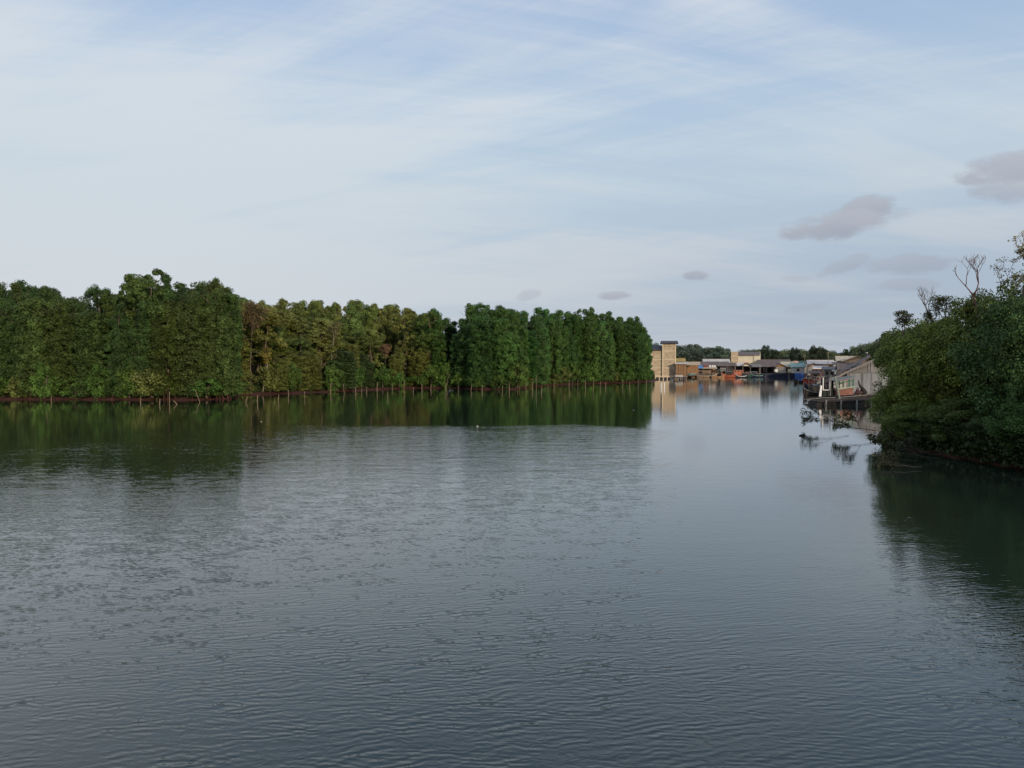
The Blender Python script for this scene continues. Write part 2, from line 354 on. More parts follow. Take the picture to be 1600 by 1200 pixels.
def dome_crown(name, seed, H, R, base, ntuft=85, per=120, lo=.24, hi=.44):
    """broad rounded canopy of bunched clumps on a bare lower trunk"""
    rng = np.random.default_rng(seed); T = []; Rr = []
    nb = 9; subs = [(rng.uniform(-.55, .55)*R, rng.uniform(-.55, .55)*R, base+(H-base)*rng.uniform(.12, .86), R*rng.uniform(.38, .58)) for _ in range(nb)]+[(0, 0, H-R*.5, R*.5)]
    for k in range(ntuft):
        x, y, z, r = subs[k % len(subs)]; d = rng.normal(size=3); d[2] = abs(d[2])*1.1-.35; d /= np.linalg.norm(d)
        T.append((x+d[0]*r, y+d[1]*r, min(H-.3, z+d[2]*r*.9))); Rr.append(rng.uniform(.4, .9))
    return leaf_mesh(name, *tuft_leaves(np.array(T), np.array(Rr), per, rng, lo, hi, .8), rng)
def bush_crown(name, seed, H, R, base, ntuft, per, lo, hi, tr=(.6, 1.3), flat=.8):
    rng = np.random.default_rng(seed); T = []; Rr = []
    while len(T) < ntuft:
        p = rng.uniform(-1, 1, 3); q = np.linalg.norm(p)
        if q > 1 or q < .5: continue
        zc = base+(H-base)*(p[2]*.5+.5); T.append((p[0]*R*(1+.2*math.sin(zc*1.7+seed)), p[1]*R, zc)); Rr.append(rng.uniform(*tr))
    return leaf_mesh(name, *tuft_leaves(np.array(T), np.array(Rr), per, rng, lo, hi, flat), rng)
def grow(mb, p, d, ln, r, depth, rng, tips, spread=.7, up=.15, taper=.62, sides=5, kids=(2, 3)):
    p = Vector(p); d = Vector(d).normalized(); pts = [p]; rad = [r]
    n = 3
    for i in range(n):
        d = (d+Vector((rng.uniform(-.18, .18), rng.uniform(-.18, .18), rng.uniform(-.12, .12)+up*.4))).normalized()
        p = p+d*ln/n; pts.append(p); rad.append(r*(1-(1-taper)*(i+1)/n))
    mb.tube(pts, rad, sides)
    if depth == 0: tips.append(p); return
    if depth < 3: tips.append(pts[2])
    for k in range(rng.randint(*kids)):
        a = rng.uniform(0, 6.28); side = Vector((math.cos(a), math.sin(a), rng.uniform(-.2, .5)))
        nd = (d+side*spread*rng.uniform(.7, 1.3)+Vector((0, 0, up))).normalized()
        grow(mb, p if k else pts[-1], nd, ln*rng.uniform(.6, .85), r*taper, depth-1, rng, tips, spread, up, taper, sides, kids)
def trunk_mesh(name, H, r, seed, m, limbs=9):
    rng = random.Random(seed); mb = MB(); pts = []; rad = []
    for i in range(9):
        f = i/8; pts.append((rng.uniform(-.12, .12)*i*.5, rng.uniform(-.12, .12)*i*.5, .2+f*H*.93)); rad.append(r*(1.15-f)*.95+.02)
    mb.tube(pts, rad, 7)
    for i in range(limbs):
        k = rng.randint(2, 7); b = Vector(pts[k]); a = rng.uniform(0, 6.28); ln = H*.13*rng.uniform(.7, 1.3)
        e = b+Vector((math.cos(a)*ln, math.sin(a)*ln, ln*.8)); mb.tube([b, (b+e)/2+Vector((0, 0, -.15)), e], [rad[k]*.5, rad[k]*.35, rad[k]*.15], 5)
    return mb.mesh(name, m)
def root_mesh(name, seed, R=1.7, n=11):
    rng = random.Random(seed); mb = MB()
    for i in range(n):
        a = 6.283*i/n+rng.uniform(-.25, .25); q = R*rng.uniform(.6, 1.2); h = rng.uniform(.9, 2.1)
        c, s = math.cos(a), math.sin(a)
        mb.tube([(c*.08, s*.08, h), (c*q*.5, s*q*.5, h*.8), (c*q*.85, s*q*.85, h*.3), (c*q, s*q, -.6)], [.07, .06, .05, .04], 5)
    return mb.mesh(name, ROOT)
NV = 8
REFH = 18.0
crowns = [column_crown('crown', 100+i, REFH, 2.9+.25*(i % 3), .75, leaders=6+i % 2) for i in range(NV)]
domes = [dome_crown('crown', 150+i, REFH, 3.4+.3*(i % 3), 5.0, 120, 100) for i in range(6)]
trunks = [trunk_mesh('trunk', REFH, .2, 200+i, BARK) for i in range(3)]
roots = [root_mesh('prop_roots', 300+i) for i in range(4)]
def thing_tree(name, x, y, z, meshes, s, sz, rz, color, label, group, cat='tree'):
    e = empty(name, (x, y, z), rz, label, cat, group); e.scale = (s, s, sz)
    for nm, me in meshes:
        o = bpy.data.objects.new(nm, me); COL.objects.link(o); o.parent = e
        if nm in ('crown', 'leaves'): o.color = (*color, 1)
    return e
SIL = [(-400, 430), (0, 413), (22, 424), (40, 442), (62, 434), (95, 436), (112, 447), (150, 448), (162, 434), (188, 433), (196, 440), (208, 422), (250, 417), (278, 430), (294, 441), (308, 430), (350, 430), (358, 440), (364, 462), (380, 460), (405, 464), (480, 465), (560, 463), (590, 470), (620, 467), (690, 481), (715, 469), (800, 475), (870, 475), (900, 471), (925, 478), (960, 485), (1000, 491), (1016, 499), (1022, 515)]
def sil(u): return float(np.interp(u, *zip(*SIL)))
def walk(line, off, sp, rng):
    """points every sp metres along the polyline, moved off metres inland (to its left)"""
    res = []; carry = rng.uniform(0, sp)
    for a, b in zip(line[:-1], line[1:]):
        a = Vector((*a, 0)); b = Vector((*b, 0)); d = b-a; ln = d.length; d.normalize(); nrm = Vector((-d.y, d.x, 0))
        s = carry
        while s < ln:
            res.append(a+d*s+nrm*(off+rng.uniform(-.9, 1.1))); s += sp*rng.uniform(.8, 1.2)
        carry = s-ln
    return res
rng = random.Random(5)
GREENS = dict(left=(.076, .098, .028), recess=(.120, .146, .040), block=(.066, .122, .034))
front = []; nt_ = 0
def landok(p, m):
    return sdist(np.array([[p.x, p.y]]), left_poly)[0] > m
trees = []
for row, (off, sp) in enumerate(((1.9, 4.3), (6.6, 4.3), (10.6, 4.8), (14.5, 5.2), (20, 5.8), (27, 7.0), (36, 8))):
    for p in walk(SHORE_L[:-1], off, sp, rng):
        if not landok(p, 1.0): continue
        u = 800+F*p.x/p.y
        if u < -130 or u > (1021 if p.y < 200 else 1012): continue
        zone = 'left' if p.y < 136 and p.x < -43 or u < 350 else ('recess' if u < 672 else 'block')
        if u < 365 and p.x > -44: continue
        if zone != 'recess' and row > 3: continue
        if zone == 'block' and row > 2 and u < 960: continue
        hmax = HC+(563-sil(u))/F*p.y-.9
        k = {'left': (.87, .98, .99, 1.0), 'block': (.88, .98, 1.0, 1.0), 'recess': (.52, .66, .78, .88, .96, 1, 1)}[zone][row]
        h = hmax*k*rng.uniform(.88, 1.05)
        if zone == 'recess' and row == 0: h *= rng.uniform(.82, 1.1)
        if zone == 'recess' and row < 3 and u < 450: h *= .86
        h = min(h, 30 if row > 3 else 23)
        if row < 2 and any(abs(u-q) < 9 for q in (383, 514, 597)): continue
        # never hang past the right-hand edge of the left stand
        if zone == 'left' and u > 352 and row > 1: h *= .9
        trees.append([p, row, zone, u, h])
for Y_ in (184, 196, 208, 221):      # inland rows that close the skyline of the recessed bank
    u = 352.0
    while u < 700:
        uu = u+rng.uniform(-4, 4); q = Vector((X(uu, Y_), Y_+rng.uniform(-2, 2), 0)); u += 29
        if not landok(q, 4): continue
        trees.append([q, 7, 'recess', uu, (HC+(563-sil(uu))/F*Y_-.9)*rng.uniform(.90, 1.02)])
trees = [t for t in trees if not (366 < t[3] < 420 and t[1] < 3 and t[0].y < 150 and rng.random() < .55)]
for u_, Y_, r_ in ((300, 118.6, 0), (322, 119.2, 0), (341, 118.8, 0), (352, 121.5, 0), (331, 124, 1), (346, 126, 1), (316, 129, 2)):
    trees.append([Vector((X(u_, Y_), Y_, 0)), r_, 'left', u_, (HC+(563-sil(u_))/F*Y_-.9)*rng.uniform(.93, 1.0)])
ZN = {'left': 'olive stand at the left', 'recess': 'recessed bank', 'block': 'deep green stand'}
RN = ('waterline', 'second', 'third', 'fourth', 'fifth', 'sixth', 'seventh', 'rearmost')
for zone in ZN:
    for r_ in range(8):
        fr = sorted([t for t in trees if t[2] == zone and t[1] == r_], key=lambda t: t[3])
        for i, t in enumerate(fr): t.append(f'mangrove {ordinal(i+1)} from the left in the {RN[r_]} row of the {ZN[zone]}')
for t in trees:
    p, row, zone, u, h = t[:5]
    c = np.array(GREENS[zone])*rng.uniform(.78, 1.3)*np.array((rng.uniform(.80, 1.05), 1.04, rng.uniform(.8, 1.05)))
    if zone == 'recess':
        q = rng.random()
        if q < .30 and row > 0: c = np.array((.165, .19, .05))*rng.uniform(.8, 1.1)
        elif q < .6: c = np.array((.15, .165, .042))
        elif row == 0: c = np.array((.060, .098, .034))
    if zone == 'left' and rng.random() < .35: c = np.array((.050, .092, .026))
    lab = t[5]
    v = rng.randrange(NV); s = rng.uniform(.78, 1.22)*(1.0 if h > 13 else .9)
    dome = zone == 'recess' and row in (1, 2, 3) and rng.random() < .75 or row > 1 and rng.random() < .4
    ms = [('crown', domes[v % 6] if dome else crowns[v]), ('trunk', trunks[v % 3])]
    if row < 2: ms.append(('prop_roots', roots[v % 4]))
    grp = {'left': 'mangroves of the left stand', 'recess': 'mangroves of the recessed bank', 'block': 'mangroves of the deep green stand'}[zone]
    thing_tree('mangrove_tree', p.x, p.y, .45 if row == 0 else .8, ms, s, (h-.6)/(REFH+.5), rng.uniform(0, 6.28), c, lab, grp)
print('mangroves', len(trees))
# extra tall trees giving the left stand its skyline
shrubs = [bush_crown('crown', 600+i, 4.2, 2.0, .15, 42, 70, .2, .38, (.4, .8), .9) for i in range(4)]
strunks = [trunk_mesh('trunk', 3.6, .07, 620+i, BARK, 6) for i in range(2)]
ks = 0
for p in walk(SHORE_L[:-1], .6, 4.2, rng):
    u = 800+F*p.x/p.y
    if u < -60 or u > 1018 or rng.random() < .12: continue
    ks += 1; c = np.array((.085, .150, .030) if rng.random() < .7 else (.13, .15, .04))*rng.uniform(.8, 1.15); v = rng.randrange(4)
    thing_tree('mangrove_shrub', p.x, p.y, .1, [('crown', shrubs[v]), ('trunk', strunks[v % 2])], rng.uniform(.7, 1.25), rng.uniform(.55, 1.35), rng.uniform(0, 6.28), c,
               f'low bright green shrub at the waterline, {ordinal(ks)} from the left along the mangroves', 'low shrubs at the foot of the mangroves', 'shrub')
# pale-limbed trees in the recess
def limb_tree(name, x, y, z, H, seed, bark, leafc, label, lean=(0, 0), leaves=26, lsize=(.2, .4), depth=4, r=.14, tr=.5, group=None, spread=.6, cat='tree', bole=0):
    # H: overall height; bole: height of the clear stem
    rg = random.Random(seed); e = empty(name, (x, y, z), 0, label, cat, group)
    mb = MB(); tips = []
    k = sum(.725**i for i in range(depth+1)); st = Vector((0, 0, -.5))
    if bole:
        top = Vector((lean[0]*bole*.3, lean[1]*bole*.3, bole)); mb.tube([st, st.lerp(top, .5)+Vector((.12, 0, 0)), top], [r*1.5, r*1.2, r], 7); st = top
    grow(mb, st, (lean[0], lean[1], 1), (H-bole)/k, r, depth, rg, tips, spread, .22)
    mb.build('trunk', bark, e, True)
    if leaves:
        rn = np.random.default_rng(seed); T = np.array([tuple(t) for t in tips]); R = np.full(len(T), tr)
        o = bpy.data.objects.new('crown', leaf_mesh('crown', *tuft_leaves(T, R, leaves, rn, *lsize), rn)); COL.objects.link(o); o.parent = e; o.color = (*leafc, 1)
    return e
def pale(u, v, H, seed, leafc, lab, lean, lv, **k):
    g1 = G(u, v); limb_tree('pale_mangrove_tree', g1.x, g1.y+2.6, .3, H, seed, PALEBARK, leafc, lab, lean, lv, **k)
pale(514, 611, 12.5, 11, (.12, .115, .04), 'tree with pale forked trunk and thin olive crown midway along the recessed bank', (0, 0), 40, r=.15, tr=.8, spread=.5, bole=4.5)
pale(597, 607, 9, 14, (.16, .10, .05), 'small pale tree with rusty brown foliage on the recessed bank', (.1, 0), 26, r=.12, tr=.55, spread=.7, bole=2.5)
PALEBARK = BARK
pale(383, 618, 15, 17, (.15, .115, .05), 'tall tree with brownish crown just right of the left stand', (.03, .05), 45, r=.075, tr=1.0, spread=.6, bole=5)
PALEBARK = MATS['pale bark']
pale(402, 617, 7.5, 19, (.17, .15, .03), 'low leaning tree with yellow green leaves over dark foliage', (.5, -.1), 30, r=.09, tr=.5, spread=.8, bole=2.5)
pale(545, 610, 8, 23, (.06, .08, .025), 'slender pale trunk between the forked tree and the rusty tree', (.12, 0), 14, r=.08, tr=.5, spread=.4, depth=3, bole=4)
# undergrowth on the forest floor behind the first row
def undergrowth(name, line, offs, hgt, n, color, seed, lo=.2, hi=.45):
    rn = np.random.default_rng(seed); C = []
    seg = [(Vector((*a, 0)), Vector((*b, 0))) for a, b in zip(line[:-1], line[1:])]; ln = np.array([(b-a).length for a, b in seg]); pr = ln/ln.sum()
    for i in rn.choice(len(seg), n, p=pr):
        a, b = seg[i]; d = (b-a).normalized(); nr = Vector((-d.y, d.x, 0)); q = a.lerp(b, rn.random())+nr*rn.uniform(*offs); C.append((q.x, q.y, .2+hgt*rn.random()**1.3))
    C = np.array(C); nn = rn.normal(size=C.shape)+np.array([0, -.4, .6]); nn /= np.linalg.norm(nn, axis=1)[:, None]
    o = bpy.data.objects.new(name, leaf_mesh(name, C, nn, rn.uniform(lo, hi, n)*1.4, rn.uniform(.6, 1.3, n), rn)); COL.objects.link(o); o.color = (*color, 1); return tag(o, kind='stuff')
undergrowth('undergrowth', SHORE_L, (1.0, 5.5), 2.6, 60000, (.04, .06, .018), 1)
undergrowth('undergrowth', [(28.4, 29), (28.4, 40), (28.2, 45), (27.6, 51), (29.4, 58), (34, 67), (42, 84), (49, 98)][::-1], (-1.3, 3.0), 2.2, 46000, (.03, .045, .016), 2, .12, .26)

# ------------------------------------------------------------------ far forest behind the village
far_crowns = [bush_crown('crown', 400+i, 13, 4.6, 2.0, 60, 70, .45, .9, (1.1, 1.9)) for i in range(4)]
far_trunks = [trunk_mesh('trunk', 12, .22, 420+i, BARK) for i in range(2)]
FSIL = [(1018, 535), (1060, 536), (1085, 537), (1100, 543), (1120, 540), (1135, 545), (1150, 547), (1165, 545), (1180, 546), (1196, 541), (1203, 548), (1210, 545), (1222, 549), (1240, 542), (1258, 546), (1272, 540), (1283, 541), (1292, 546), (1305, 549), (1320, 545), (1330, 550), (1345, 536), (1362, 532), (1390, 527), (1500, 520), (1900, 500)]
rg = random.Random(77); nf = 0
for row, Y in enumerate((326, 338, 352, 368)):
    u = 1012 + row*4; kf = 1
    while u < 1640:
        ht = HC+(563-float(np.interp(u, *zip(*FSIL)))-(3 if row == 0 else 0))/F*Y
        ht = (ht-.9)*rg.uniform(.9, 1.02)*(.86 if row == 0 else 1)
        c = np.array((.090, .120, .082) if u < 1150 else (.11, .135, .068))*rg.uniform(.75, 1.25)  # distance haze put into the crown colour, paler than plain leaf green
        k = rg.randrange(4); s = rg.uniform(.7, 1.1)
        zl = 'left of the cream building' if u < 1145 else ('behind the long grey roofs' if u < 1260 else 'behind the right-hand roofs')
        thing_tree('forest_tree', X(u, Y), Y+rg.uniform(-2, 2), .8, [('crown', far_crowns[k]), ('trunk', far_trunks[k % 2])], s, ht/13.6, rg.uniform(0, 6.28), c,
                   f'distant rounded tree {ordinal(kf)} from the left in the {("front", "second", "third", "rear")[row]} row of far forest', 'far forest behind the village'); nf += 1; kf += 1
        u += rg.uniform(12, 19)*s
for (u, v, Y) in ((1196, 539, 318), (1211, 544, 318), (1272, 538, 312), (1284, 540, 312), (1320, 545, 312), (1242, 541, 318)):
    ht = HC+(563-v)/F*Y-.8
    thing_tree('forest_tree', X(u, Y), Y, .8, [('crown', far_crowns[nf % 4]), ('trunk', far_trunks[0])], .5, ht/13.6, u, (.035, .052, .03),
               {1196: 'dark narrow tree standing above the forest right of the cream building', 1211: 'small dark tree second right of the cream building', 1272: 'tallest dark round tree behind the white long roof', 1284: 'dark tree touching the tallest one on its right', 1320: 'low dark spreading tree left of the peach gable', 1242: 'bright pointed tree above the pink water tank'}[u], None); nf += 1
print('forest', nf)
# trees filling right bank behind the houses (over land)
for i, (x, y, h, s) in enumerate(((76, 150, 10.5, 1.0), (84, 160, 12, 1.1), (70, 132, 9.5, .9), (92, 178, 12, 1.1), (78, 140, 11, 1.0), (100, 200, 13, 1.1), (110, 222, 13, 1.1), (66, 118, 8.5, .8), (120, 246, 13, 1.1), (90, 150, 12, 1))):
    thing_tree('forest_tree', x, y, .8, [('crown', far_crowns[i % 4]), ('trunk', far_trunks[i % 2])], s, h/13.6, i, (.08, .105, .034), f'broad tree inland behind the right-hand houses, {ordinal(i+1)} of ten', 'trees behind the right-hand houses')

# ------------------------------------------------------------------ right bank thicket
near_crowns = [bush_crown('crown', 500+i, 9, 3.9, .3, 210, 150, .13, .27, (.40, 1.0), .85) for i in range(3)]
near_trunks = [trunk_mesh('trunk', 8.5, .17, 520+i, BARK, 12) for i in range(2)]
NR = [  # x, y, height, scale, colour, label
 (31.9, 53.2, 10.5, .85, (0.119, 0.144, 0.035), 'olive tree carrying the skyline between the snag and the right edge'),
 (29.6, 55.0, 8.6, .86, (0.140, 0.179, 0.037), 'yellow green bushy tree at the outer left end of the right thicket'),
 (33.0, 50.5, 11.7, 1.0, (0.075, 0.107, 0.027), 'dark bushy tree beside the yellow green one in the right thicket'),
 (31.6, 60.5, 9.3, .85, (0.131, 0.165, 0.037), 'olive bushy tree just behind the outermost tree of the thicket'),
 (30.6, 45.6, 10.3, .95, (0.051, 0.088, 0.027), 'darkest tree of the right thicket leaning over the black water'),
 (37.5, 49.0, 12.2, 1.1, (0.104, 0.131, 0.034), 'tall olive tree topping the right thicket'),
 (37.0, 42.0, 12.0, 1.15, (0.057, 0.088, 0.027), 'tall dark tree cut by the right edge of the picture'),
 (31.2, 39.0, 6.0, .85, (0.057, 0.099, 0.030), 'low rounded green bush at the water by the right edge'),
 (36.5, 60.0, 11.0, 1.05, (0.112, 0.146, 0.037), 'tree filling the middle of the right thicket skyline'),
 (38.0, 70.0, 9.4, .95, (0.112, 0.150, 0.037), 'tree at the back of the thicket toward the grey house'),
 (43.0, 66.0, 11.5, 1.1, (0.075, 0.105, 0.030), 'tall tree inland at the back of the right thicket'),
 (44.0, 52.0, 13.0, 1.2, (0.068, 0.092, 0.030), 'tall tree inland beyond the right edge of the picture'),
 (46.5, 84.0, 8.6, .9, (0.112, 0.150, 0.041), 'bushy tree between the thicket and the grey house'),
 (28.2, 56.5, 4.2, .6, (0.131, 0.173, 0.041), 'low yellow green bush hanging over the water at the tip of the thicket'),
 (27.4, 52.2, 3.2, .6, (0.112, 0.154, 0.037), 'low bush overhanging the water below the yellow green tree'),
 (28.0, 48.6, 3.6, .6, (0.073, 0.105, 0.030), 'low green bush at the waterline right of the overhanging one'),
 (28.3, 45.2, 2.8, .55, (0.054, 0.088, 0.027), 'lowest dark bush at the waterline in the middle of the thicket'),
 (28.8, 42.0, 4.2, .7, (0.060, 0.117, 0.033), 'fresh green rounded bush in front of the darkest tree'),
 (30.0, 36.5, 4.5, .8, (0.051, 0.081, 0.027), 'dark waterline bush cut by the right edge of the picture')]
for i, (x, y, h, s, c, lab) in enumerate(NR):
    x += .55
    thing_tree('thicket_tree', x, y, .3, [('crown', near_crowns[i % 3]), ('trunk', near_trunks[i % 2]), ('prop_roots', roots[i % 4])], s, (h-.3)/9.3, i*1.3, c, lab, 'trees of the right bank thicket')
limb_tree('dead_tree', 32.6, 52.5, .5, 12.9, 31, REDBARK, (.1, .1, .03), 'bare reddish dead tree with forked limbs above the right thicket', (-.30, 0), 0, depth=5, r=.085, spread=.8, bole=8.6)
limb_tree('dead_tree', 31.0, 56.5, .5, 11.2, 36, BARK, (.1, .1, .03), 'bare dark snag with few twigs left of the reddish dead tree', (-.05, 0), 0, depth=4, r=.06, spread=.7, bole=7.6)
for i, (x, y, h, bo, sd_, lab, lf) in enumerate((
    (33.6, 50.5, 13.2, 9.0, 41, 'sparse twiggy tree with yellow leaves right of the dead tree', 30),
    (33.2, 51.5, 11.6, 8.2, 42, 'thin twiggy sapling with a few leaves on the thicket skyline', 12),
    (33.6, 49.0, 13.6, 9.6, 43, 'twiggy treetop with bare ends at the right edge', 8),
    (31.4, 55.5, 10.0, 7.4, 44, 'sparse leafy sapling beside the dark snag', 12),
    (29.4, 57.5, 8.9, 6.8, 45, 'thin sapling with round leaf sprays above the outermost tree', 22),
    (30.2, 56.5, 9.3, 6.8, 46, 'sparse leafy sapling between the snag and the outermost tree', 10))):
    limb_tree('twiggy_tree', x, y, .5, h, sd_, BARK, (.22, .18, .05) if i < 3 else (.08, .085, .03), lab, (-.04, 0), lf, (.09, .17), depth=4, r=.06, tr=.26, spread=.7, bole=bo)
# low branches over the water
DARKB = mat('dark wet bark', (.035, .03, .024), .4, 3, .9, .3)
def overhang(loc, d, ln, seed, label, lf=7, col=(.06, .07, .02)):
    rg = random.Random(seed); e = empty('overhanging_branch', loc, 0, label, 'branch'); mb = MB(); tips = []
    grow(mb, (0, 0, 0), d, ln, .03, 4, rg, tips, .55, -.02, .74, 4)
    tips = [Vector((t.x, t.y, max(.04-loc[2], t.z))) for t in tips]
    for k, v_ in enumerate(mb.v): mb.v[k] = (v_[0], v_[1], max(v_[2], -.15-loc[2]))
    mb.build('stem', DARKB, e)
    rn = np.random.default_rng(seed); T = np.array([tuple(t) for t in tips])
    o = bpy.data.objects.new('leaves', leaf_mesh('leaves', *tuft_leaves(T, np.full(len(T), .22), lf, rn, .10, .2), rn)); COL.objects.link(o); o.parent = e; o.color = (*col, 1)
overhang((28.5, 60, .5), (-1, .2, .05), 1.1, 61, 'low leafy branch reaching left over the water below the grey house', 9)
overhang((29.0, 66, .5), (-1, .3, .03), 1.3, 62, 'farthest low branch reaching over the water towards the derelict boat', 8)
overhang((27.5, 53, .4), (-1, .1, .02), 1.1, 63, 'branch skimming the water at the foot of the yellow green tree', 9)
overhang((26.6, 47, .2), (-1, -.1, .02), 1.2, 64, 'half sunken twiggy branch nearest the camera off the thicket', 6, (.04, .045, .025))
overhang((25.4, 45.5, .15), (-1, .25, .02), 1.0, 65, 'half sunken branch tip in open water left of the thicket', 6, (.04, .045, .025))

overhang((22.6, 42.2, .12), (-1, .1, .05), .8, 66, 'sunken branch breaking the surface farthest out in the channel', 6, (.04, .045, .025))
overhang((23.6, 44.6, .12), (-1, -.2, .05), .7, 67, 'small sunken twig cluster between the two half sunken branches', 6, (.04, .045, .025))
overhang((27.2, 50.5, .5), (-1, -.1, .0), 1.0, 68, 'leafy branch drooping from the low bush into the water', 12)
# ------------------------------------------------------------------ stakes along the bank
smesh = []
for i in range(5):
    rg2 = random.Random(i); smesh.append(MB().tube([(0, 0, -1), (rg2.uniform(-.03, .03), 0, .4), (rg2.uniform(-.05, .05), 0, 1)], [.055, .05, .04], 6).mesh('stake', STAKE))
ST = [(80, 628, 10, .0), (220, 631, 8, 0), (249, 632, 9, .05), (265, 629, 14, 0), (277, 632, 8, -.7), (312, 628, 16, -.35), (384, 628, 8, .3), (402, 629, 12, 0), (435, 628, 10, .05), (451, 620, 11, 0), (476, 622, 9, 0),
 (512, 612, 15, 0), (516, 613, 12, .06), (538, 614, 13, -.12), (556, 615, 11, 0), (565, 612, 8, 0), (573, 612, 8, 0), (589, 612, 12, 0), (606, 621, 9, 0), (613, 608, 7, 0), (631, 611, 15, .05), (646, 612, 8, 0), (659, 611, 10, 0), (673, 610, 8, .1), (697, 612, 11, 0), (716, 611, 9, 0), (736, 611, 8, .1),
 (753, 611, 8, 0), (785, 611, 9, 0), (796, 611, 10, 0), (811, 608, 10, .05), (822, 607, 12, 0), (832, 608, 11, 0), (838, 609, 18, 0), (846, 613, 8, .1), (856, 607, 8, 0), (866, 606, 8, 0), (889, 606, 13, 0), (903, 606, 12, 0), (915, 606, 12, 0), (927, 606, 12, 0), (938, 606, 10, 0), (946, 606, 9, 0),
 (973, 606, 10, 0), (984, 606, 9, 0), (997, 606, 11, 0), (1010, 606, 12, 0), (1018, 604, 7, .1)]
for i, (u, v, h, ln_) in enumerate(ST):
    g0 = G(u, v); hh = h/F*g0.y*1.15
    o = bpy.data.objects.new('wooden_stake', smesh[i % 5]); COL.objects.link(o); o.location = g0; o.scale = (.8+.5*((i*7) % 5)/5, .9, hh*(.8+.35*((i*11) % 7)/7)); o.rotation_euler = (random.Random(i).uniform(-.05, .05), ln_*1.0, i)
    o.rotation_euler = (0, ln_, 0)
    extra = 'leaning' if abs(ln_) > .2 else 'upright'
    tag(o, f'{extra} wooden stake in the shallows, {ordinal(i+1)} from the left along the mangroves', 'stake', 'wooden stakes along the mangrove bank')

# ------------------------------------------------------------------ village materials
CREAM = mat('weathered cream render', (.53, .45, .33), .3, 1.6, .9, .3, 6, stain=(.26, .17, .10), streak=(.6, .6, 2.6))
CREAM2 = mat('pale yellow render', (.64, .57, .44), .15, .5, .9, .1, 6)
BAND = mat('cream concrete band', (.62, .51, .36), .15, 2, .9)
GREYROOF = mat('grey brown roof sheet', (.155, .13, .125), .35, .8, .7, .2, 8, stain=(.10, .062, .048), streak=(3, .4, .4))
DARKROOF = mat('dark slate roof', (.055, .05, .058), .3, 1, .7)
WHITEROOF = mat('pale zinc roof', (.62, .58, .55), .2, 1.1, .5, stain=(.40, .32, .27))
CREAMROOF = mat('dusty cream roof', (.46, .37, .25), .25, .9, .7)
TEALROOF = mat('teal painted roof', (.24, .34, .31), .2, .9, .6)
GREYWALL = mat('grey weathered boards', (.27, .25, .235), .35, 1.2, .9, .3, 8, streak=(1, 1, .3))
WHITEWALL = mat('dirty white wall', (.44, .43, .41), .3, .7, .9, .2, 5, streak=(2, 2, .5))
BROWNWALL = mat('brown plank wall', (.34, .19, .10), .7, 1.8, .9, .4, 8, streak=(2.5, 1, 1))
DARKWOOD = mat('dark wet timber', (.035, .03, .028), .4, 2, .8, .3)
WOOD = mat('bare timber', (.26, .18, .12), .4, 2, .85, .3)
GREYWOOD = mat('silvered timber', (.22, .21, .20), .4, 2, .85, .3)
NAVY = mat('dark navy paint', (.018, .024, .05), .4, 1.2, .6)
BLUE = mat('bright blue tarpaulin', (.035, .10, .30), .3, 1.2, .6)
LBLUE = mat('light blue tarpaulin', (.09, .25, .52), .3, 1.2, .6)
ORANGE = mat('orange red paint', (.42, .12, .06), .3, 1.5, .6)
RED = mat('faded red paint', (.32, .05, .035), .35, 1.5, .6)
BRICKRED = mat('faded salmon paint', (.23, .095, .07), .3, 1.5, .7)
GREEN = mat('boat green paint', (.06, .17, .11), .3, 1.5, .6)
TEAL = mat('pale turquoise paint', (.20, .42, .40), .25, 1.5, .6)
WHITE = mat('white paint', (.70, .68, .66), .15, 1.5, .6)
PINK = mat('pink plastic tank', (.52, .31, .25), .15, 1.5, .6)
BLACK = mat('dark opening', (.012, .012, .014), .2, 2, .5)
PEACH = mat('peach painted gable', (.62, .42, .27), .15, 1, .8)

def face_river(e):
    sl = e.location.x/e.location.y; e.rotation_euler.z = -math.atan(sl); e.scale.x = 1/math.sqrt(1+sl*sl)
def glaze(name, parent, x0, x1, z0, z1, y, frame=WOOD):
    """a window standing proud of a wall that faces the camera: frame with a dark pane"""
    t = .07; f = MB(); f.box(x0-t, x1+t, y-.05, y+.02, z1, z1+t).box(x0-t, x1+t, y-.05, y+.02, z0-t, z0).box(x0-t, x0, y-.05, y+.02, z0, z1).box(x1, x1+t, y-.05, y+.02, z0, z1)
    fo = f.build(name, frame, parent); MB().box(x0, x1, y-.02, y+.01, z0, z1).build('pane', BLACK, fo); return fo
def pile_row(parent, x0, x1, y0, y1, ztop, nx=5, ny=2, m=DARKWOOD, r=.13):
    for j in range(ny):
        for i in range(nx):
            x = x0+(x1-x0)*i/max(1, nx-1); y = y0+(y1-y0)*j/max(1, ny-1)
            MB().tube([(x, y, -1.5), (x, y, ztop)], r, 6).build('pile', m, parent)
def roof_gable_x(name, parent, m, x0, x1, y0, y1, ze, zr, ov=.5, th=.12, zback=None):
    ym = (y0+y1)/2; r = MB()
    r.slab((x0-ov, y0-ov, ze), (x1+ov, y0-ov, ze), (x1+ov, ym, zr), (x0-ov, ym, zr), th)
    r.slab((x0-ov, ym, zr), (x1+ov, ym, zr), (x1+ov, y1+ov, ze), (x0-ov, y1+ov, ze), th)
    o = r.build(name, m, parent)
    MB().box(x0-ov, x1+ov, ym-.12, ym+.12, zr-.02, zr+.07).build('ridge_cap', m, o)
    return o
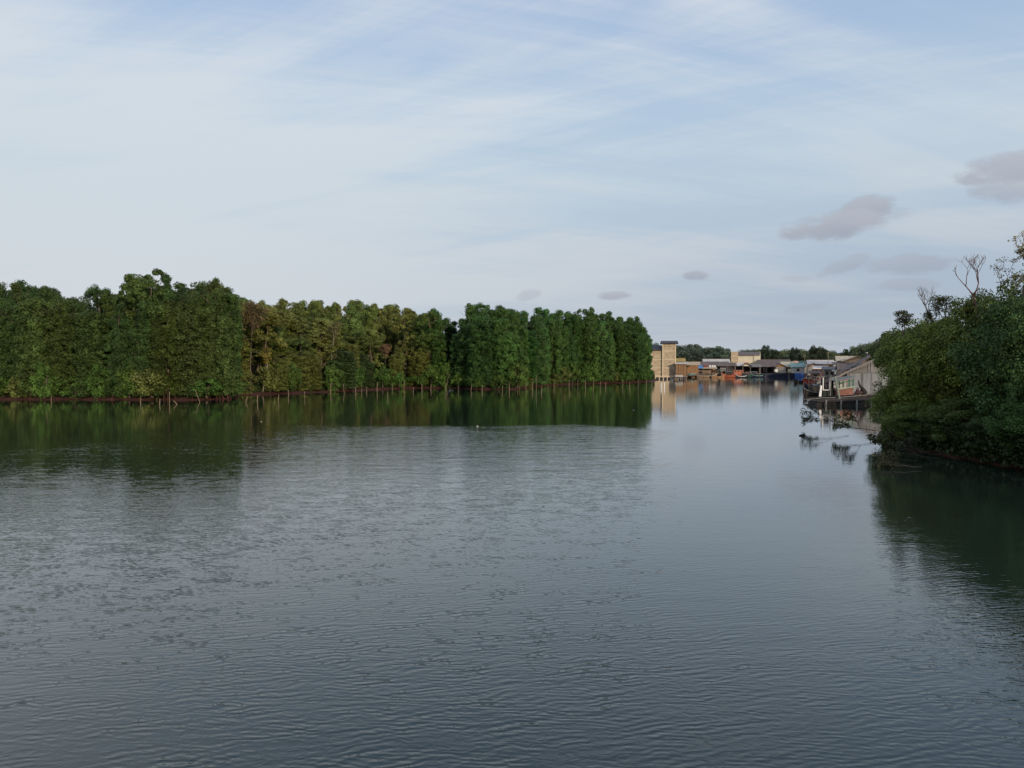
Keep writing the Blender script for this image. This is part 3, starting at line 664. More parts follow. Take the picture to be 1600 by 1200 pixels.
def roof_gable_y(name, parent, m, x0, x1, y0, y1, ze, zr, ov=.5, th=.12, xm=None):
    xm = (x0+x1)/2 if xm is None else xm; r = MB()
    r.slab((x0-ov, y1, ze), (x0-ov, y0-ov, ze), (xm, y0-ov, zr), (xm, y1, zr), th)
    r.slab((xm, y1, zr), (xm, y0-ov, zr), (x1+ov, y0-ov, ze), (x1+ov, y1, ze), th)
    return r.build(name, m, parent)
def house(name, label, u0, u1, Y, dep, v_roof, v_eave, v_base, roof='x', wm=BROWNWALL, rm=GREYROOF, piles=True, wins=0, door=False, gable=None, cat='house', open_front=False, fascia=None, pm=DARKWOOD, group=None):
    x0, x1 = X(u0, Y), X(u1, Y); ze, zr = Z(v_eave, Y), Z(v_roof, Y+(dep/2 if roof == 'x' else 0)); zb = max(.7, Z(v_base, Y))
    ox = (x0+x1)/2; sl = ox/Y*.85; kx = 1/(1+sl*ox/Y)
    e = empty(name, (ox, Y, 0), -math.atan(sl), label, cat, group); a, b = (x0-ox)*kx*math.sqrt(1+sl*sl), (x1-ox)*kx*math.sqrt(1+sl*sl)
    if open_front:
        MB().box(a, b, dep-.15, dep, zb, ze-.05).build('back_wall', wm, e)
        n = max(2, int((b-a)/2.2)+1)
        for i in range(n):
            xx = a+.08+(b-a-.16)*i/(n-1); MB().tube([(xx, .1, -1.3), (xx, .1, ze-.02)], .08, 6).build('post', GREYWOOD, e)
    else:
        MB().box(a, b, 0, dep, zb, ze-.05).build('wall', wm, e)
    MB().box(a-.3, b+.3, -.6, dep, zb-.15, zb-.003).build('deck', GREYWOOD, e)
    if roof == 'x': roof_gable_x('roof', e, rm, a, b, 0, dep, ze, zr)
    elif roof == 'y':
        roof_gable_y('roof', e, rm, a, b, 0, dep, ze, zr)
        MB().prism([(a, ze-.05), (b, ze-.05), ((a+b)/2, zr-.16)], 0.0, dep-.2).build('gable', gable or wm, e)
    elif roof == 's': MB().slab((a-.4, -.6, ze), (b+.4, -.6, ze), (b+.4, dep+.3, zr), (a-.4, dep+.3, zr), .1).build('roof', rm, e)
    if fascia: MB().box(a-.45, b+.45, -.66, -.603, ze-.28, ze+.02).build('fascia', fascia, e)
    for i in range(wins):
        c = a+(b-a)*(i+.5)/wins; hw = min(.45, (b-a)/wins*.25); glaze('window', e, c-hw, c+hw, zb+(ze-zb)*.35, zb+(ze-zb)*.72, -.003)
    if door: MB().box(a+.3, a+1.2, -.06, .0, zb, zb+min(2, (ze-zb)*.85)).build('door', GREYWOOD, e)
    if piles: pile_row(e, a+.15, b-.15, .2, dep-.3, zb-.15, max(2, int((b-a)/1.9)+1), 2, pm)
    return e, a, b, zb, ze, zr

# --- swiftlet tower --------------------------------------------------------
Y = 243.0
tw = empty('concrete_tower', (X(1044, Y), Y, 0), 0, 'tall cream windowless tower with flat dark roof on piles beside the mangroves', 'tower'); ox = X(1044, Y)
face_river(tw)
xa, xb, xc = X(1010, Y)-ox, X(1034.5, Y)-ox, X(1056, Y)-ox
zb, zt, zl = Z(588, Y), Z(537, Y), Z(547, Y)
MB().box(xb, xc, 0, 7, zb, zt).build('wall', CREAM, tw)
MB().box(xa, xb-.004, .4, 9, zb, zl).build('wall', CREAM, tw)
MB().box(xb-.7, xc+.75, -.8, 7.8, zt+.004, zt+.18).build('roof', DARKROOF, tw)
MB().add([(xb-.7, -.8, zt+.184), (xc+.75, -.8, zt+.184), (xc+.55, 7.8, zt+1.1), (xb-.5, 7.8, zt+1.1), (xb-.7, 7.8, zt+.184), (xc+.75, 7.8, zt+.184)], [(0,1,2,3),(1,5,2),(0,3,4),(4,3,2,5),(0,4,5,1)]).build('roof', DARKROOF, tw)
MB().slab((xa-.3, -.2, zl+.05), (xb-.01, -.2, zl+.05), (xb-.01, 9, zl+1.7), (xa-.3, 9, zl+1.7), .12).build('roof', DARKROOF, tw)
for v in (548.5, 561.5, 575, 587.5):
    z = Z(v, Y); MB().box(xb+.35, xc-.35, -.07, 0, z-.12, z+.12).build('floor_band', BAND, tw)
    if v > 550: MB().box(xa, xb, .33, .4, z-.12, z+.12).build('floor_band', BAND, tw)
for x0_, x1_ in ((xb, xb+.35), (xc-.35, xc)): MB().box(x0_, x1_, -.1, .0, zb, zt-.003).build('corner_pillar', BAND, tw)
MB().box(xa+1.4, xa+1.7, .32, .4, zb, zl-.003).build('corner_pillar', BAND, tw)
rgx = random.Random(3)
for k, v in enumerate((541.5, 545, 552, 557, 566, 570.5, 579, 583.5)):      # rows of brick courses left rough by the render
    z = Z(v, Y)
    for j in range(4):
        x = xb+.5+rgx.uniform(0, 3.2); ww = rgx.uniform(.25, .9)
        MB().box(x, min(x+ww, xc-.4), -.035, 0, z-.06, z+.06).build('brick_course', WOOD if (k+j) % 2 else CREAMROOF, tw)
for k in range(4): # small vent pipes
    z = Z(556+k*8, Y); MB().tube([(xb+1.6+k % 2, -.16, z), (xb+1.6+k % 2, .02, z)], .1, 8).build('vent_pipe', BLACK, tw)
MB().box(xa, xc, -.25, 8, zb-.28, zb-.004).build('floor_slab', BAND, tw)
pile_row(tw, xa+.3, xc-.2, .0, 6.5, zb-.28, 8, 3, BAND, .2)
# --- brown hut right of tower
Y = 240.0
e, a, b, zb, ze, zr = house('stilt_hut', 'brown woven walled hut with pale flat roof adjoining the cream tower', 1056.5, 1073, Y, 6, 566, 568.5, 588, 's', BROWNWALL, WHITEROOF, True, 0, pm=WOOD)
for i in range(5): MB().tube([(a+(b-a)*i/4, -.12, zb), (a+(b-a)*i/4, -.12, ze-.1)], .07, 6).build('post', WOOD, e)
for z in (zb+1.0, zb+2.2): MB().box(a, b, -.25, -.19, z-.06, z+.06).build('rail', WOOD, e)
house('stilt_house', 'yellow roofed house showing behind the brown hut', 1056, 1069, 252, 6, 560, 564.5, 585, 'x', CREAM, mat('mustard roof', (.42, .30, .10), .3, 1, .7))
house('stilt_house', 'house with cream roof sloping to the blue tarpaulin', 1071, 1092, 262, 7, 565.5, 570, 586, 'x', BROWNWALL, CREAMROOF, True, 0, open_front=True)
e = empty('jetty_platform', (X(1061, 235), 235, 0), 0, 'small white topped platform on posts in front of the brown hut', 'platform')
MB().box(-1.15, 1.15, 0, 2, .95, 1.45).build('deck', WHITEWALL, e); pile_row(e, -1.0, 1.0, .2, 1.8, .95, 3, 2, WOOD, .09)
for u, lab in ((1033, 'left of two short white posts in the water before the cream tower'), (1038, 'right of two short white posts in the water before the cream tower')):
    g0 = G(u, 606); o = MB().tube([(0, 0, -1), (0, 0, 1.1), (0, 0, 1.2)], [.13, .13, .05], 8).build('mooring_post', WHITE); o.location = g0; tag(o, lab, 'post', 'white mooring posts')

# --- boats ------------------------------------------------------------------
def shallow(u, v):
    """water point under pixel u, v, kept in front of the village houses"""
    g0 = G(u, v)
    if g0.y > 268: Y = 264+(g0.y-268)*.18; return Vector((X(u, Y), Y, 0))
    return g0
def boat(name, label, u, v, Lb, Bm, Fb, hd, hull, trim, cabin=None, mast=0, canopy=None, sheer=.6, group=None, Yo=None, wheel=WHITE):
    g0 = shallow(u, v)
    e = empty(name, g0, hd, label, 'boat', group); n = 14; mb = MB(); rings = []
    for i in range(n+1):
        t = i/n; x = (t-.5)*Lb; w_ = Bm*.5*(math.sin(math.pi*min(1, (t+.20)/1.18))**.7 if t < .95 else .22); w_ = max(w_, .06)
        if t < .02: w_ = Bm*.33
        z1 = Fb+sheer*(abs(2*t-1)**2.4)*(1.25 if t > .5 else .5)
        rings.append([(x, -w_, z1), (x*.97, -w_*.8, z1*.25), (x*.9, 0, -.45), (x*.97, w_*.8, z1*.25), (x, w_, z1)])
    for i in range(n):
        k = len(mb.v); mb.v += rings[i]+rings[i+1]
        for j in range(4): mb.f.append((k+j, k+j+1, k+5+j+1, k+5+j))
    k = len(mb.v); mb.v += rings[0]; mb.f.append((k, k+1, k+2, k+3, k+4)); k = len(mb.v); mb.v += rings[-1]; mb.f.append((k+4, k+3, k+2, k+1, k))
    h = mb.build('hull', hull, e)
    for s in (0, 4):
        MB().tube([Vector(r[s])+Vector((0, 0, .03)) for r in rings], .07, 5).build('gunwale', trim, e)
    dk = MB()
    for i in range(n):
        a, b = rings[i], rings[i+1]; dk.add([(a[0][0], a[0][1]*.96, a[0][2]-.22), (b[0][0], b[0][1]*.96, b[0][2]-.22), (b[4][0], b[4][1]*.96, b[4][2]-.22), (a[4][0], a[4][1]*.96, a[4][2]-.22)], [(0, 1, 2, 3)])
    dk.build('deck', WOOD, e)
    if cabin:
        cx0, cx1, ch, cm, rmm = cabin; w2 = Bm*.33; x0, x1 = cx0*Lb, cx1*Lb
        c = MB().box(x0, x1, -w2, w2, Fb-.2, Fb+ch).build('cabin', cm, e)
        nw = max(1, int((x1-x0)/.9))
        for i in range(nw):
            xx = x0+(x1-x0)*(i+.5)/nw
            for s in (-1, 1):
                y_ = s*w2; MB().box(xx-.25, xx+.25, min(y_, y_+s*.03), max(y_, y_+s*.03), Fb+ch*.45, Fb+ch*.85).build('window', BLACK, c)
        MB().box(x0-.35, x1+.35, -w2-.25, w2+.25, Fb+ch+.003, Fb+ch+.1).build('cabin_roof', rmm, e)
    if canopy:
        cx0, cx1, ch, cm = canopy; x0, x1 = cx0*Lb, cx1*Lb
        for x in (x0, x1):
            for s in (-1, 1): MB().tube([(x, s*Bm*.36, Fb-.2), (x, s*Bm*.36, Fb+ch)], .045, 5).build('post', GREYWOOD, e)
        MB().slab((x0-.3, -Bm*.45, Fb+ch), (x1+.3, -Bm*.45, Fb+ch), (x1+.3, 0, Fb+ch+.2), (x0-.3, 0, Fb+ch+.2), .05).slab((x0-.3, 0, Fb+ch+.2), (x1+.3, 0, Fb+ch+.2), (x1+.3, Bm*.45, Fb+ch), (x0-.3, Bm*.45, Fb+ch), .05).build('canopy', cm, e)
    for k in range(mast):
        x = Lb*(.12-.2*k); MB().tube([(x, 0, Fb-.2), (x, 0, Fb+2.9-.6*k)], [.06, .035], 6).build('mast', GREYWOOD, e)
    return e
boat('wooden_boat', 'long bare timber boat lowest at the waterline right of the brown hut', 1104, 590, 7.4, 1.8, .55, .05, WOOD, CREAMROOF, mast=0, canopy=(-.2, .15, 1.3, BROWNWALL))
boat('wooden_boat', 'small boat with pale green cover beside the brown hut', 1081, 590, 4.2, 1.5, .6, .4, BROWNWALL, WOOD, cabin=(-.3, .2, .7, TEAL, TEAL))
boat('wooden_boat', 'dark boat moored behind the bare timber boat', 1100, 586, 7, 2, .8, .0, DARKWOOD, WOOD, canopy=(-.35, .3, 1.4, CREAMROOF))
boat('wooden_boat', 'orange fishing boat with two white masts below the cream building', 1143, 587, 6.8, 2.1, .75, math.pi-.1, ORANGE, ORANGE, cabin=(.0, .25, 1.2, BLACK, GREYWOOD), mast=2)
boat('wooden_boat', 'orange cabined boat moored behind the two masted orange boat', 1153, 584.5, 7, 2.3, 1.0, .1, RED, ORANGE, cabin=(-.25, .25, 1.5, ORANGE, DARKROOF))
boat('wooden_boat', 'dark green boat next to the orange boats', 1166, 586.5, 4.6, 1.7, .5, 0.05, mat('dark green hull', (.03, .07, .055), .4, 2, .6), GREEN, cabin=(-.3, .1, 1.0, DARKWOOD, GREYWOOD))
boat('wooden_boat', 'turquoise trimmed boat at the left end of the navy barge', 1183, 586.5, 4, 1.5, .5, math.pi, NAVY, TEAL, cabin=(-.25, .2, .8, NAVY, GREYWOOD), sheer=.4)
boat('wooden_boat', 'dark boat with slanted awning beneath the grey brown roof', 1130, 585, 6, 2.2, 1.0, .15, DARKWOOD, GREYWOOD, canopy=(-.4, .4, 1.6, DARKROOF))
# platform with clutter between hut and white roof
house('open_shed', 'open shed with pale awning above the bare timber boats', 1079, 1119, 272, 5, 573.5, 575.5, 584, 's', BROWNWALL, CREAMROOF, True, 0, open_front=True, cat='shed')
for u, wv, m_, lab in ((1083, 7, NAVY, 'dark blue tarpaulin on the shed roof left of the light blue one'), (1093, 11, LBLUE, 'light blue tarpaulin draped over the shed roof')):
    Y = 271; x0, x1 = X(u-wv/2, Y), X(u+wv/2, Y); mb = MB(); nseg = 8
    for i in range(nseg+1):
        x = x0+(x1-x0)*i/nseg; s_ = .12*math.sin(i*1.9); mb.v += [(x, Y-.9+s_, Z(575.4, Y)), (x, Y+s_*.5, Z(573.5, Y)+s_), (x, Y+2.6, Z(571.0, Y)+s_)]
    for i in range(nseg):
        for j in range(2): a_ = i*3+j; mb.f.append((a_, a_+3, a_+4, a_+1))
    tag(mb.build('tarpaulin', m_), lab, 'tarpaulin')
for i, (u, m_, nm) in enumerate(((1101, RED, 'red'), (1105, BRICKRED, 'salmon'), (1109, WHITE, 'first white'), (1113, WHITE, 'second white'), (1116.5, WHITE, 'third white'))):
    Y = 276; s_ = .42; o = MB().tube([(0, 0, 0), (0, 0, .12), (0, 0, .95), (0, 0, 1.08)], [.30, .36, .36, .2], 10).build('drum', m_); o.location = (X(u, Y), Y, Z(575.2, Y)); tag(o, f'{nm} drum in the row under the grey brown roof edge', 'drum', 'drums on the shed deck')
dk = empty('drum_shelf', (X(1109, 276), 276, 0), 0, 'timber shelf carrying the row of drums beneath the grey roof', 'shelf'); MB().box(-2.6, 2.6, -.6, 1, Z(575.2, 276)-.15, Z(575.2, 276)-.003).build('deck', WOOD, dk); pile_row(dk, -2.4, 2.4, -.4, .8, Z(575.2, 276)-.15, 4, 2)
# --- houses of the middle village
house('long_house', 'long building with bright white roof left of the cream building', 1100, 1139, 300, 10, 561.2, 566, 583, 'x', GREYWALL, WHITEROOF, True, 4)
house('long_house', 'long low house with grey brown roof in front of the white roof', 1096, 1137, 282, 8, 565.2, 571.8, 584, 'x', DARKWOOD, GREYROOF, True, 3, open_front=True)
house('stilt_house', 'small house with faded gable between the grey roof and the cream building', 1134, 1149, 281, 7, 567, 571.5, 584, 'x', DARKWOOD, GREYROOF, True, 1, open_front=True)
Y = 306.0
cb_ = empty('cream_building', (X(1165, Y), Y, 0), 0, 'two storey cream building with blank walls rising over the village', 'building'); ox = X(1165, Y)
face_river(cb_)
x0, x1, x2, x3 = [X(u, Y)-ox for u in (1142, 1153, 1178, 1188)]
MB().box(x0, x1, 0, 9, .7, Z(549.3, Y)).build('stair_tower', CREAM, cb_)
for v in (556.5, 563, 569): MB().box(x0+.003, x1-.003, -.06, 0, Z(v, Y)-.12, Z(v, Y)+.12).build('floor_band', BAND, cb_)
MB().box(x1+.004, x2, .3, 9, .7, Z(555, Y)).build('wall', CREAM2, cb_)
MB().box(x2+.004, x3, .1, 9, .7, Z(554.6, Y)).build('wall', CREAM2, cb_)
MB().slab((x1+.02, -.3, Z(555, Y)), (x3-.25, -.3, Z(555, Y)), (x3-.25, 9, Z(549.6, Y+9)), (x1+.02, 9, Z(549.6, Y+9)), .12).build('roof', GREYROOF, cb_)
MB().prism([(0, 0), (1, 0), (1, 1), (0, 1)], 0, 1)
MB().add([(x3-.2, .1, Z(554.6, Y)), (x3, .1, Z(554.6, Y)), (x3, 9, Z(549.2, Y+9)), (x3-.2, 9, Z(549.2, Y+9)), (x3-.2, 9, Z(554.6, Y)), (x3, 9, Z(554.6, Y))], [(0,1,2,3),(1,5,2),(0,3,4),(4,3,2,5)]).build('parapet', BAND, cb_)
MB().box(x1+.3, x3-.3, .04, .09, Z(567, Y)-.1, Z(567, Y)+.1).build('floor_band', BAND, cb_)
glaze('window', cb_, x1+2.6, x1+4.0, Z(569.5, Y), Z(567.6, Y), .29)
MB().slab((x1+2.2, -1.0, Z(567.3, Y)), (x1+4.4, -1.0, Z(567.3, Y)), (x1+4.2, .28, Z(565.8, Y)), (x1+2.4, .28, Z(565.8, Y)), .08).build('awning', PINK, cb_)
MB().box(x2-.15, x2+.15, .02, .3, .7, Z(555.2, Y)).build('corner_pillar', BAND, cb_)
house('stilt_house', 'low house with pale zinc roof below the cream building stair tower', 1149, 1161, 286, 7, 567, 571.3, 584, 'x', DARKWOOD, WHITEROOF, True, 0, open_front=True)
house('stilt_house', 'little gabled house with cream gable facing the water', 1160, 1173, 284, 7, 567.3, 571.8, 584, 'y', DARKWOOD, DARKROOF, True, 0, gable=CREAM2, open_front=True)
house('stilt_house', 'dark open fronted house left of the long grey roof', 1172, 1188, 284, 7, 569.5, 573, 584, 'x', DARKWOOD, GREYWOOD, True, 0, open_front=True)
house('long_house', 'longest grey brown roofed house right of the cream building', 1186, 1234, 298, 11, 561.8, 567.5, 584, 'x', GREYWALL, GREYROOF, True, 4)
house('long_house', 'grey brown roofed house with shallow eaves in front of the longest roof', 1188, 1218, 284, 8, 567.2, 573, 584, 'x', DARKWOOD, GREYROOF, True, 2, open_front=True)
house('stilt_house', 'rust gabled house beside the white pillar over the navy barge', 1212, 1228, 279, 6, 568.3, 573.2, 584, 'y', GREYWALL, BROWNWALL, True, 0, gable=BROWNWALL)
house('stilt_house', 'cream walled house with dusty cream roof above the navy barge', 1222, 1238, 281, 7, 565.4, 573, 583.5, 'x', CREAM, mat('pale dusty roof', (.45, .42, .33), .2, 1, .7), True, 1, door=True)
house('stilt_house', 'white walled house with one dark window above the navy barge', 1237, 1257, 276, 7, 567.0, 573.6, 583.4, 'x', WHITEWALL, TEALROOF, True, 1)
house('stilt_house', 'house with dark green roof behind the teal roof', 1249, 1266, 300, 8, 564, 567.5, 583, 'x', GREYWALL, mat('dark green roof', (.05, .09, .08), .3, 1, .7), True, 0)
o = MB().tube([(0, 0, 0), (0, 0, .1), (0, 0, 1.0), (0, 0, 1.25)], [1.1, 1.2, 1.2, .5], 16).build('water_tank', PINK, smooth=False); o.location = (X(1242, 289), 289, Z(569, 289)); tag(o, 'squat pink water tank standing behind the cream roofed house', 'water tank')
st = empty('tank_stand', (X(1242, 289), 289, 0), 0, 'timber frame carrying the pink water tank', 'stand'); MB().box(-1.3, 1.3, -1.3, 1.3, Z(569, 289)-.2, Z(569, 289)-.003).build('deck', WOOD, st); pile_row(st, -1.1, 1.1, -1.1, 1.1, Z(569, 289)-.2, 2, 2, WOOD)
# navy barge wall
Y = 270.5; bg_ = empty('navy_barge', (X(1224, Y), Y, 0), 0, 'long low navy barge moored in front of the houses', 'barge'); bg_.rotation_euler.z = -.1; hw = X(1250, Y)-X(1224, Y)
mb = MB(); a_, b_ = -hw*1.25, hw*1.15; mb.add([(a_, 0, 1.45), (b_, 0, 1.45), (b_-.5, .3, -.5), (a_+.9, .3, -.5), (a_, 3.4, 1.45), (b_, 3.4, 1.45), (b_-.5, 3.1, -.5), (a_+.9, 3.1, -.5)], [(0,3,2,1),(4,5,6,7),(0,1,5,4),(0,4,7,3),(1,2,6,5)])
mb.build('hull', NAVY, bg_); MB().box(a_, b_, -.08, -.004, 1.3, 1.5).build('gunwale', DARKWOOD, bg_)
for i in range(7): MB().tube([(a_+1+i*1.75, -.16, .95), (a_+1+i*1.75, -.16, .45)], .16, 8).build('fender', BLACK, bg_)
bt = MB(); bt.box(X(1244, 268)-X(1250, 268), X(1257, 268)-X(1250, 268), 0, 1.6, -.3, 1.6); o = bt.build('tarpaulin', BLUE); o.location = (X(1250, 268), 268, 0); tag(o, 'bright blue tarpaulin covered crate float at the right end of the navy barge', 'tarpaulin')
bev = o.modifiers.new('bevel', 'BEVEL'); bev.width = .25; bev.segments = 3
# --- right village
house('long_house', 'long white roofed building at the right of the village', 1263, 1316, 268, 12, 562.8, 568.5, 584, 'x', BROWNWALL, WHITEROOF, True, 4)
house('stilt_house', 'brown gabled house right of the teal roof', 1263, 1280, 256, 7, 567, 573, 586, 'y', GREYWALL, GREYROOF, True, 1, gable=BROWNWALL)
house('stilt_house', 'red walled shopfront under a pale grey awning', 1272, 1294, 236, 7, 571.8, 575, 586, 's', mat('dull red wall', (.20, .055, .05), .4, 2, .8), WHITEROOF, True, 3, fascia=WHITE)
house('stilt_house', 'grey shed with pale sheet walls left of the peach gable', 1303, 1317, 232, 7, 565.8, 568, 584, 's', WHITEWALL, GREYROOF, True, 1, cat='house')
house('stilt_house', 'brown low house crowded behind the slanting roof', 1288, 1304, 214, 6, 573, 577, 590, 'x', GREYWALL, GREYWOOD, True, 2)
e, a, b, zb, ze, zr = house('stilt_house', 'house with broad peach gable facing the river above the slanting roof', 1320, 1358, 190, 12, 556.2, 564.6, 592, 'y', PEACH, mat('orange tiled roof edge', (.50, .30, .17), .25, 1, .7), True, 2, gable=PEACH)
house('stilt_house', 'house with long pale roof slope left of the peach gable', 1309, 1334, 202, 10, 556.6, 563.5, 590, 'x', GREYWALL, mat('pale straw roof', (.52, .44, .33), .2, 1, .7), True, 1)
house('stilt_house', 'low house with dark sloping roof just behind the grey boat house', 1312, 1344, 150, 8, 567, 577, 600, 'x', BROWNWALL, GREYROOF, True, 2)
house('stilt_house', 'small shack with rusty roof behind the red boat', 1268, 1281, 205, 5, 579.5, 583, 592, 'x', BROWNWALL, GREYROOF, True, 1)
for u, v0, v1, Y, lab, lamp in ((1294, 549, 575, 228, 'thin tall timber pole rising above the white roof', 0), (1355, 552, 566, 160, 'slim pole with lamp head near the peach gable', 1), (1311, 552, 566, 262, 'faint thin pole beside the right end of the white roof', 0), (1257, 553, 568, 290, 'thin pole above the dark green roof', 0)):
    e = empty('utility_pole', (X(u, Y), Y, 0), 0, lab, 'pole'); MB().tube([(0, 0, .2), (0, 0, Z(v0, Y))], [.11, .06], 7).build('shaft', STAKE, e)
    if lamp: MB().box(-.35, .1, -.1, .1, Z(v0, Y), Z(v0, Y)+.18).build('lamp_head', WHITE, e)
    else: MB().box(-.5, .5, -.05, .05, Z(v0, Y)-.5, Z(v0, Y)-.4).build('crossarm', STAKE, e)
# boats right
boat('wooden_boat', 'red fishing boat with white mast post beyond the derelict boat', 1262, 602, 3.4, 1.6, .75, math.pi+.6, RED, RED, cabin=(-.05, .3, .8, RED, BROWNWALL), mast=1)
boat('wooden_boat', 'dark low boat left of the red boat', 1250, 598, 3.6, 1.2, .45, math.pi+.2, DARKWOOD, DARKWOOD)
boat('wooden_boat', 'navy hulled boat in front of the red boat', 1268, 606, 3.6, 1.4, .4, math.pi+.3, NAVY, GREYWOOD)
boat('wooden_boat', 'boat with pinkish cabin side behind the white door frame', 1278, 601, 5.5, 2.0, .9, math.pi+.35, DARKWOOD, GREYWOOD, cabin=(-.2, .2, 1.0, mat('brown pink boards', (.22, .13, .11), .4, 2, .8), GREYWOOD))
boat('wooden_boat', 'dark boat moored between the navy boat and the derelict boat', 1283, 609, 5.2, 1.8, .7, math.pi+.3, DARKWOOD, GREYWOOD, cabin=(-.3, .0, .9, DARKWOOD, GREYWOOD))
# --- grey boat house with slanting roof (Y ~ 118)
Y = 121.0; ox = X(1335, Y)
SHED = mat('shaded grey sheet wall', (.29, .29, .29), .3, .7, .9, .2, 5, streak=(2, 2, .5))  # darker copy of the dirty white wall, its shade put into the colour
bh = empty('boat_house', (ox, Y, 0), 0, 'grey boat house with long slanting roof edge beside the thicket', 'house')
face_river(bh)
def lx(u): return X(u, Y)-ox
zf = Z(618, Y); zm = Z(582.5, Y)
rl = [(1276, 598.5), (1312, 587), (1328, 578.5), (1366, 561.5)]
def rz(u): return float(np.interp(u, [q[0] for q in rl], [Z(q[1], Y) for q in rl]))
MB().prism([(lx(1322), zm+.06), (lx(1390), zm+.06), (lx(1390), rz(1366)-.2), (lx(1362), rz(1362)-.2), (lx(1328), rz(1328)-.2), (lx(1322), rz(1322)-.15)], .05, 6).build('upper_wall', GREYWALL, bh)
MB().box(lx(1324), lx(1390), 0, 6, zf, zm).build('wall', SHED, bh)
MB().box(lx(1322), lx(1390), -.1, 0.04, zm+.004, zm+.2).build('beam', GREYWOOD, bh)
for u in (1328, 1347, 1349, 1362): MB().box(lx(u)-.06, lx(u)+.06, -.07, -.002, zf, zm-.004).build('stud', GREYWALL, bh)
for u in (1357, 1361): MB().box(lx(u)-.07, lx(u)+.07, -.03, .05, zm+.21, rz(u)-.3).build('stud', SHED, bh)
for (ua, ub) in ((1276, 1312), (1312, 1328), (1328, 1366)):
    A = (lx(ua), -.9, rz(ua)); B = (lx(ub), -.9, rz(ub)); MB().slab(A, B, (B[0], 6.4, B[2]+.05), (A[0], 6.4, A[2]+.05), .1).build('roof', GREYROOF, bh)
    MB().slab((A[0], -.96, A[2]+.06), (A[0], -.96, A[2]-.2), (B[0], -.96, B[2]-.2), (B[0], -.96, B[2]+.06), .06).build('fascia', GREYWALL, bh)
MB().slab((lx(1310), 6.6, rz(1310)+.25), (lx(1360), 6.6, rz(1360)+.7), (lx(1360), 9.5, rz(1360)+1.1), (lx(1310), 9.5, rz(1310)+.7), .1).build('roof', GREYROOF, bh)
for u in (1281, 1292, 1305, 1316): MB().tube([(lx(u), .1, -1.5), (lx(u), .1, rz(u)-.12)], .08, 6).build('post', GREYWOOD, bh)
MB().box(lx(1280), lx(1390), -.5, 6.2, zf-.2, zf-.004).build('deck', DARKWOOD, bh)
MB().box(lx(1283), lx(1322), 5.8, 6, zf, Z(600, Y)+.8).build('back_wall', DARKWOOD, bh)
pile_row(bh, lx(1290), lx(1388), 0.1, 5.8, zf-.2, 8, 2)
for i in range(6):   # laid-up planks beside
    pl = MB().box(-1.4, 1.4, -.1, .1, 0, .05).build('plank', GREYWOOD); pl.location = (X(1304, 128)+i*.12, 128+i*.25, Z(583, 128)+.28*i); pl.rotation_euler = (0, -.22, .2*i)
    pl.parent = bh; pl.location = Vector(pl.location)-Vector((ox, Y, 0))
# --- derelict boat (Y ~ 108)
Y = 109.0; ox = X(1312, Y); db = empty('derelict_boat', (ox, Y, 0), 0, 'derelict wooden boat with green framed cabin and salmon side, bow to the left', 'boat')
def lx(u): return X(u, Y)-ox
def qz(v): return Z(v, Y)
n = 16; rings = []; 
for i in range(n+1):
    t = i/n; u = 1258+(1372-1258)*t; x = lx(u); wd = 1.35*(math.sin(math.pi*min(.9, .04+t*1.0))**.55) if t < .86 else 1.35*.8
    zt = float(np.interp(u, [1258, 1264, 1280, 1310, 1345, 1372], [qz(625), qz(623.5), qz(621.5), qz(620), qz(617.5), qz(615)]))
    zk = float(np.interp(u, [1258, 1266, 1275, 1290], [zt-.12, .05, -.3, -.5]))
    rings.append([(x, -wd, zt), (x, -wd*.8, (zt+zk)*.5-.05), (x, 0, zk), (x, wd*.8, (zt+zk)*.5-.05), (x, wd, zt)])
mb = MB(); dk = MB()
for i in range(n):
    k = len(mb.v); mb.v += rings[i]+rings[i+1]
    for j in range(4): mb.f.append((k+j, k+j+1, k+6+j, k+5+j))
    a, b = rings[i], rings[i+1]; dk.add([(a[0][0], a[0][1], a[0][2]-.06), (b[0][0], b[0][1], b[0][2]-.06), (b[4][0], b[4][1], b[4][2]-.06), (a[4][0], a[4][1], a[4][2]-.06)], [(0, 1, 2, 3)])
mb.build('hull', DARKWOOD, db); dk.build('deck', DARKWOOD, db)
for s in (0, 4): MB().tube([Vector(r[s])+Vector((0, 0, .03)) for r in rings], .055, 5).build('gunwale', GREYWOOD, db)
MB().tube([rings[0][0], (lx(1262), -.3, qz(621)), (lx(1284), -.9, qz(620.3))], .09, 6).build('bow_rail', DARKWOOD, db)
# cabin: salmon lower side, green frame, slanted grey roof
cb2 = MB(); cb2.add([(lx(1303), -1.2, qz(617.5)), (lx(1327), -1.2, qz(616)), (lx(1328), -1.2, qz(604.5)), (lx(1302), -1.2, qz(608.5)), (lx(1303), 1.0, qz(617.5)), (lx(1327), 1.0, qz(616)), (lx(1328), 1.0, qz(604.5)), (lx(1302), 1.0, qz(608.5))], [(0,1,2,3),(7,6,5,4),(0,4,5,1),(1,5,6,2),(2,6,7,3),(3,7,4,0)])
cbn_ = cb2.build('cabin_side', BRICKRED, db)
MB().slab((lx(1301), -1.26, qz(608.6)), (lx(1301), -1.26, qz(606.8)), (lx(1329), -1.26, qz(602.8)), (lx(1329), -1.26, qz(604.6)), .08).build('sill', mat('pale green paint', (.30, .38, .30), .3, 2, .7), db)
MB().box(lx(1304), lx(1324), .2, .28, qz(606), qz(594)).build('cabin_back', WHITEWALL, db)
for u in (1303, 1321.5, 1327.5): MB().tube([(lx(u), -1.2, qz(606)), (lx(u), -1.2, qz(594 if u < 1310 else 591))], .09, 6).build('window_frame', GREEN, db)
